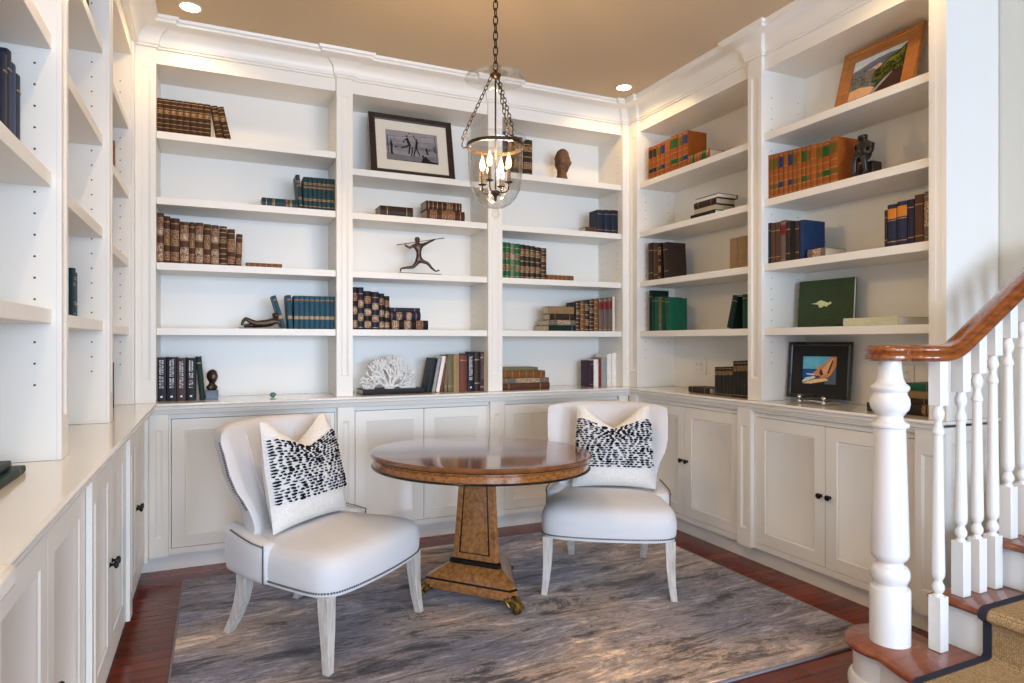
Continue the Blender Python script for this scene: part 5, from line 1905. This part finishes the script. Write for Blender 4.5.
# small easel with ball feet
ye = UF['R'] + 0.115
xe_, _ = wpx('R', 802.5, 300, ye)
xf_, _ = wpx('R', 826.5, 300, ye)
ea = thing('picture_easel', 'small nickel ball-footed easel holding the black framed cliff picture', 'easel', wloc('R', xe_, ye, CT + 0.0005), (0, 0, PHI['R']))
mb = MB()
wE = xf_ - xe_
mb.tube([(0, 0.01, 0.012), (wE * 0.35, 0.006, 0.016), (wE * 0.65, 0.006, 0.016), (wE, 0.01, 0.012)], 0.006, 10)
for q in (0, wE):
    mb.tube([(q, -0.02, 0.012), (q, 0.03, 0.014), (q, 0.10, 0.010)], 0.0042, 8)
mb.build('rail', M['chrome'], ea, smooth=60)
for q in (0, wE):
    b = MB().ball((q, -0.024, 0.0135), 0.0135, 10).ball((q, -0.024, 0.039), 0.0125, 10)
    b.build('ball_foot', M['chrome'], ea, smooth=60)


# ------------------------------------------------------------------ figures
def skin(name, nodes, edges, m_, parent=None, sub=2, fat=1.55):
    """nodes: (x, y, z, r)"""
    me = bpy.data.meshes.new(name)
    me.from_pydata([n[:3] for n in nodes], edges, [])
    me.materials.append(m_)
    o = bpy.data.objects.new(name, me)
    C.objects.link(o)
    sk = o.modifiers.new('skin', 'SKIN')
    sk.use_smooth_shade = True
    ly = me.skin_vertices[0].data if me.skin_vertices else None
    if ly is None:
        bpy.context.view_layer.objects.active = o
        o.select_set(True)
        bpy.ops.mesh.customdata_skin_add()
        ly = me.skin_vertices[0].data
    for i, n in enumerate(nodes):
        r = n[3] * fat
        ly[i].radius = (r, r) if not isinstance(r, tuple) else r
        ly[i].use_root = (i == 0)
    sb = o.modifiers.new('sub', 'SUBSURF')
    sb.levels = sb.render_levels = sub
    if parent:
        o.parent = parent
    return o


def head_mb(r, beard=False, hair=True, seed=0):
    """carved head looking along -y, radius r, centre at the origin"""
    n, k = 22, 32
    loops = []
    for j in range(n + 1):
        th_ = PI * j / n
        z = -math.cos(th_)
        ring = []
        for i in range(k):
            ph = 2 * PI * i / k
            x, y = math.sin(th_) * math.sin(ph), -math.sin(th_) * math.cos(ph)
            q = 1.0
            f = max(0, -y)
            X, Y, Z = x * 0.74, y * 0.92, z * 1.10
            # jaw narrows
            if z < 0:
                X *= 1 + 0.30 * z
                Y *= 1 + 0.05 * z
            g = lambda cx_, cz, sx, sz: math.exp(-((x - cx_) / sx) ** 2 - ((z - cz) / sz) ** 2)
            if y < 0:
                Y -= 0.24 * g(0, -0.16, 0.13, 0.22) * f           # nose
                Y += 0.15 * (g(0.32, 0.08, 0.17, 0.12) + g(-0.32, 0.08, 0.17, 0.12))   # sockets
                Y -= 0.06 * (g(0.3, 0.26, 0.3, 0.09) + g(-0.3, 0.26, 0.3, 0.09))      # brow
                Y -= 0.10 * g(0, -0.50, 0.20, 0.07) * f          # lips
                Y += 0.05 * g(0, -0.58, 0.22, 0.03)
                Y -= 0.12 * g(0, -0.80, 0.22, 0.13)              # chin
            if abs(x) > 0.8 and abs(z) < 0.28 and abs(y) < 0.35:
                X *= 1.16                                        # ears
            if hair and z > 0.25 and not (y < -0.3 and z < 0.62):
                s_ = 1.06 + 0.03 * math.sin(9 * ph + 7 * z + seed)
                X, Y, Z = X * s_, Y * s_, Z * (s_ * 0.99)
            if hair and y > 0.1 and z > -0.45:
                Y *= 1.06 + 0.02 * math.sin(11 * z + 5 * ph)
            ring.append((X * r, Y * r, Z * r))
        loops.append(ring)
    return MB().loft(loops)


# bronze bust on a dark block
yb_ = UF['B'] + 0.10
xb0, _ = wpx('B', 205.2, 300, yb_)
xb1, _ = wpx('B', 218.6, 300, yb_)
bu = thing('bust', 'small dark bronze head on a blue-black block beside the charcoal books', 'sculpture', ((xb0 + xb1) / 2, yb_ + 0.045, CT + 0.0005), (0, 0, R(32)))
MB().box(-0.036, 0.036, -0.036, 0.036, 0, 0.055).build('plinth', mat('blue_stone', (0.02, 0.028, 0.06), 0.3), bu, bevel=0.002, rot=(0, 0, R(-32)))
hd = head_mb(0.040, seed=1)
hd.xf(Matrix.Translation((0, -0.004, 0.136)))
hd.loft([[(a * math.cos(2 * PI * k / 20), b * math.sin(2 * PI * k / 20), z) for k in range(20)] for a, b, z in
         ((0.026, 0.020, 0.056), (0.036, 0.024, 0.068), (0.033, 0.022, 0.080), (0.018, 0.018, 0.092), (0.016, 0.017, 0.108))])
hd.build('head', M['bronze'], bu, smooth=70)

# clay bust on the top right shelf of the back wall
yb_ = UF['B'] + 0.09
xb0, _ = wpx('B', 565, 300, yb_)
bu = thing('bust', 'weathered brown clay bust turned right on the top shelf of the back wall', 'sculpture', (xb0, yb_ + 0.05, 2.5856), (0, 0, R(48)))
hd = head_mb(0.080, seed=2)
hd.xf(Matrix.Translation((0, -0.005, 0.165)) @ Matrix.Diagonal((0.86, 0.80, 1.10, 1)))
hd.loft([[(a * math.cos(2 * PI * k / 20), b * math.sin(2 * PI * k / 20), z) for k in range(20)] for a, b, z in
         ((0.052, 0.044, 0.0), (0.060, 0.048, 0.020), (0.052, 0.044, 0.045), (0.034, 0.038, 0.062), (0.032, 0.038, 0.10))])
hd.build('head', M['clay'], bu, smooth=70)

# javelin thrower, coordinates traced as distances from its base (metres), facing the room
yj = UF['B'] + 0.08
dj = 0.0


def fig_frame(wall, px_, sh_z, back):
    y = UF[wall] + back
    x, _ = wpx(wall, px_, 300, y)
    return x, y


xj, yj = fig_frame('B', 420, 1.815, 0.09)


def jp(px_, py_, dy, r):
    x, z = wpx('B', px_, py_, yj)
    return (x - xj, dy, z - 1.815, r)


jt = thing('javelin_thrower', 'dark bronze javelin thrower figurine on the third shelf, middle back bay', 'sculpture', (xj, yj, 1.8155))
N_ = [jp(418.6, 259.5, 0, 0.013), jp(418.8, 253.5, 0, 0.0115), jp(418.3, 247, 0, 0.016), jp(417.6, 243.8, 0, 0.010), jp(417.2, 239.8, 0, 0.0125),
      jp(413.5, 245.5, 0.004, 0.008), jp(409.8, 248, 0.006, 0.0055), jp(404.8, 244.6, 0.008, 0.004),
      jp(423.5, 244.8, -0.004, 0.008), jp(428, 242.6, -0.006, 0.0055), jp(435, 239.4, -0.008, 0.004),
      jp(416, 264.3, 0.006, 0.0095), jp(412.8, 267.2, 0.010, 0.0075), jp(407, 267.4, 0.014, 0.006), jp(401.5, 268.4, 0.016, 0.004), jp(401.0, 271.5, 0.016, 0.004),
      jp(423, 261.8, -0.004, 0.0095), jp(427.5, 263.4, -0.006, 0.0078), jp(431, 268, -0.008, 0.006), jp(435.2, 271.6, -0.010, 0.004), jp(439.2, 270.4, -0.012, 0.0035)]
E_ = [(0, 1), (1, 2), (2, 3), (3, 4), (2, 5), (5, 6), (6, 7), (2, 8), (8, 9), (9, 10), (0, 11), (11, 12), (12, 13), (13, 14), (14, 15), (0, 16), (16, 17), (17, 18), (18, 19), (19, 20)]
N_.append(jp(417.0, 236.6, 0, 0.011))
N_[3] = jp(417.7, 243.2, 0, 0.0065)
N_[4] = jp(417.3, 240.4, 0, 0.0145)
E_.append((4, 21))
skin('figure', N_, E_, M['bronze'], jt)
mb = MB()
a, b = jp(397, 244.9, 0.008, 0), jp(444, 238.2, -0.008, 0)
mb.tube([a[:3], [(p + q) / 2 for p, q in zip(a[:3], b[:3])], b[:3]], [0.0032, 0.002, 0.0032], 8)
mb.build('javelin', M['bronze'], jt)
a, b = jp(398, 272, 0, 0), jp(440, 272, 0, 0)
MB().box(a[0], b[0], -0.034, 0.028, 0, 0.010).build('base', M['bronze'], jt, bevel=0.001)

# reclining figure
xr_, yr_ = fig_frame('B', 262, 1.43, 0.07)


def rp(px_, py_, dy, r):
    x, z = wpx('B', px_, py_ - 0.3, yr_)
    return (x - xr_, dy, z - 1.43, r)


rt_ = thing('reclining_figure', 'dark bronze reclining figurine beside the teal blue books on fourth shelf', 'sculpture', (xr_, yr_, 1.4305))
N_ = [rp(262, 324.3, 0, 0.017), rp(268, 323.6, 0, 0.016), rp(273.5, 321.6, 0, 0.021), rp(275.5, 318.5, 0, 0.012), rp(276, 315.5, 0, 0.0165),
      rp(278.5, 322, -0.018, 0.008), rp(280.3, 326, -0.020, 0.007), rp(277.5, 318.5, -0.016, 0.006),
      rp(271, 324.5, 0.02, 0.008), rp(266, 326.2, 0.024, 0.006),
      rp(256, 324.0, -0.012, 0.013), rp(250, 321.5, -0.014, 0.010), rp(245.5, 318.8, -0.014, 0.009), rp(242.4, 322.4, -0.014, 0.006), rp(241.9, 326.2, -0.016, 0.006),
      rp(256, 325.4, 0.014, 0.012), rp(249, 325.6, 0.016, 0.009), rp(243.5, 326.4, 0.018, 0.006)]
E_ = [(0, 1), (1, 2), (2, 3), (3, 4), (2, 5), (5, 6), (6, 7), (2, 8), (8, 9), (0, 10), (10, 11), (11, 12), (12, 13), (13, 14), (0, 15), (15, 16), (16, 17)]
N_[3] = rp(275.3, 318.8, 0, 0.0085)
N_[4] = rp(276, 316.2, 0, 0.020)
N_.append(rp(276.5, 313.0, 0, 0.014))
E_.append((4, 18))
skin('figure', N_, E_, M['bronze'], rt_)
a, b = rp(239, 327, 0, 0), rp(282, 327, 0, 0)
MB().box(a[0], b[0], -0.032, 0.036, 0, 0.007).build('base', M['bronze'], rt_, bevel=0.001)

# seated dark bookend figure next to the orange set
yk = UF['R'] + 0.07
xk, _ = wpx('R', 866.5, 300, yk)
kt = thing('bookend', 'black cast seated figure bookend holding up the long orange book row', 'bookend', wloc('R', xk, yk, 2.2005), (0, 0, PHI['R']))
N_ = [(0.002, 0, 0.095, 0.026), (0.0, -0.002, 0.125, 0.022), (-0.002, -0.008, 0.158, 0.030), (-0.005, -0.016, 0.180, 0.010), (-0.007, -0.020, 0.196, 0.024),
      (-0.036, -0.010, 0.155, 0.014), (-0.040, -0.022, 0.120, 0.011), (-0.022, -0.048, 0.108, 0.009),
      (0.034, -0.008, 0.152, 0.014), (0.040, -0.020, 0.118, 0.011), (0.026, -0.046, 0.106, 0.009),
      (-0.020, -0.030, 0.092, 0.018), (-0.024, -0.060, 0.090, 0.014), (-0.026, -0.058, 0.050, 0.012), (-0.027, -0.056, 0.014, 0.010), (-0.028, -0.075, 0.010, 0.008),
      (0.022, -0.030, 0.092, 0.018), (0.027, -0.058, 0.088, 0.014), (0.028, -0.050, 0.050, 0.012), (0.028, -0.046, 0.014, 0.010), (0.029, -0.066, 0.010, 0.008)]
E_ = [(0, 1), (1, 2), (2, 3), (3, 4), (2, 5), (5, 6), (6, 7), (2, 8), (8, 9), (9, 10), (0, 11), (11, 12), (12, 13), (13, 14), (14, 15), (0, 16), (16, 17), (17, 18), (18, 19), (19, 20)]
N_.append((-0.008, -0.022, 0.214, 0.017))
E_ = E_ + [(4, 21)]
skin('figure', [(x, y, z * 1.04, r) for x, y, z, r in N_], E_, M['blackbronze'], kt, fat=1.3)
MB().box(-0.034, 0.050, -0.020, 0.05, 0, 0.075).build('block', M['blackbronze'], kt, bevel=0.004)

# ------------------------------------------------------------------ coral on a dark flat book
yc = UF['B'] + 0.10
xc, _ = wpx('B', 390, 300, yc)
flat('B', 1, 4, [(363, 424.5, 389.2, 'black', False, 0.20)], back=0.03)
ct_ = thing('coral', 'branching white coral fan on a flat dark book on the counter', 'coral', (xc, yc + 0.02, CT + 0.0325))
cm = MB()
rc_ = random.Random(11)


def branch(p, ang, elev, ln, r, depth):
    q = Vector(p)
    pts = [tuple(q)]
    a = ang
    seg = 3
    for i in range(seg):
        a += rc_.uniform(-0.18, 0.18)
        q = q + Vector((math.sin(a) * math.cos(elev), math.sin(elev), math.cos(a) * math.cos(elev))) * (ln / seg)
        if q.z < 0.006:
            q.z = 0.006
        pts.append(tuple(q))
    cm.tube(pts, [r, r * 0.92, r * 0.85, r * 0.78], 6)
    if depth == 0:
        cm.ball(pts[-1], r * 1.05, 5)
        return
    k = 3 if rc_.random() < 0.55 else 2
    for i in range(k):
        da = (i - (k - 1) / 2) * rc_.uniform(0.5, 0.85) + rc_.uniform(-0.12, 0.12)
        branch(pts[-1], a + da, elev + rc_.uniform(-0.35, 0.35), ln * rc_.uniform(0.66, 0.9), r * 0.84, depth - 1)


for a0_ in (-1.15, -0.72, -0.32, 0.05, 0.42, 0.80, 1.2):
    branch((a0_ * 0.012, 0, 0.004), a0_, rc_.uniform(-0.25, 0.25), 0.062, 0.0105, 4)
zmax = max(v[2] for v in cm.v)
cm.v = [(v[0] * 0.158 / max(1e-6, max(abs(u[0]) for u in cm.v)) if False else v[0], v[1], v[2]) for v in cm.v]
xm = max(abs(v[0]) for v in cm.v)
cm.v = [(v[0] * 0.205 / xm, v[1] * 0.55, v[2] * 0.240 / zmax) for v in cm.v]
cm.lathe([(0.001, 0), (0.034, 0), (0.030, 0.008), (0.012, 0.020), (0.001, 0.022)], n=16)
cm.build('branches', M['coral'], ct_, smooth=60)

# teal glass stone on the counter
yt_ = UF['B'] + 0.10
xt_, _ = wpx('B', 273, 300, yt_)
gs = MB()
gs.ball((0, 0, 0.016), 0.018, 8, sc=(1.15, 0.9, 0.88))
rs = random.Random(4)
gs.v = [(x * rs.uniform(0.9, 1.08), y * rs.uniform(0.9, 1.08), z) for x, y, z in gs.v]
tag(gs.build('glass_stone', mat('teal_glass', (0.05, 0.22, 0.20), 0.1, coat=0.5), loc=(xt_, yt_, CT + 0.0006)), 'small rough teal glass stone on the back counter', 'ornament')


# ------------------------------------------------------------------ outlets
def outlet(px_, py_, label, n):
    x, z = wpx('R', px_, py_, UF['R'] + DEP)
    t = thing('outlet', label, 'outlet', wloc('R', x, UF['R'] + DEP - 0.0005, z), (0, 0, PHI['R']))
    wd = 0.036 * n
    MB().box(-wd, wd, -0.006, 0, -0.058, 0.058).build('cover_plate', M['plate'], t, bevel=0.002)
    for i in range(n):
        cx_ = (i - (n - 1) / 2) * 0.046
        for s_ in (-1, 1):
            f = MB().box(cx_ - 0.016, cx_ + 0.016, -0.009, -0.0062, s_ * 0.020 - 0.014, s_ * 0.020 + 0.014)
            fo = f.build('receptacle', M['plate'], t, bevel=0.003)
            sl = MB()
            for q in (-0.006, 0.006):
                sl.box(cx_ + q - 0.001, cx_ + q + 0.001, -0.0096, -0.0088, s_ * 0.020 - 0.002, s_ * 0.020 + 0.006)
            sl.box(cx_ - 0.002, cx_ + 0.002, -0.0096, -0.0088, s_ * 0.020 - 0.009, s_ * 0.020 - 0.005)
            sl.build('slots', M['slot'], fo)


outlet(700, 367, 'white double outlet plate behind the dark books, right wall far bay', 2)
outlet(908, 376, 'white single outlet plate behind the newel post, right wall near bay', 1)
# small black box seen beside the newel
yq = UF['R'] + 0.05
xq, _ = wpx('R', 870, 300, yq)
tag(MB().box(-0.02, 0.02, 0, 0.05, 0, 0.045).build('small_box', M['blackframe'], loc=wloc('R', xq, yq, CT + 0.0006), rot=(0, 0, PHI['R']), bevel=0.003),
    'small black box on the counter just behind the newel post', 'box')
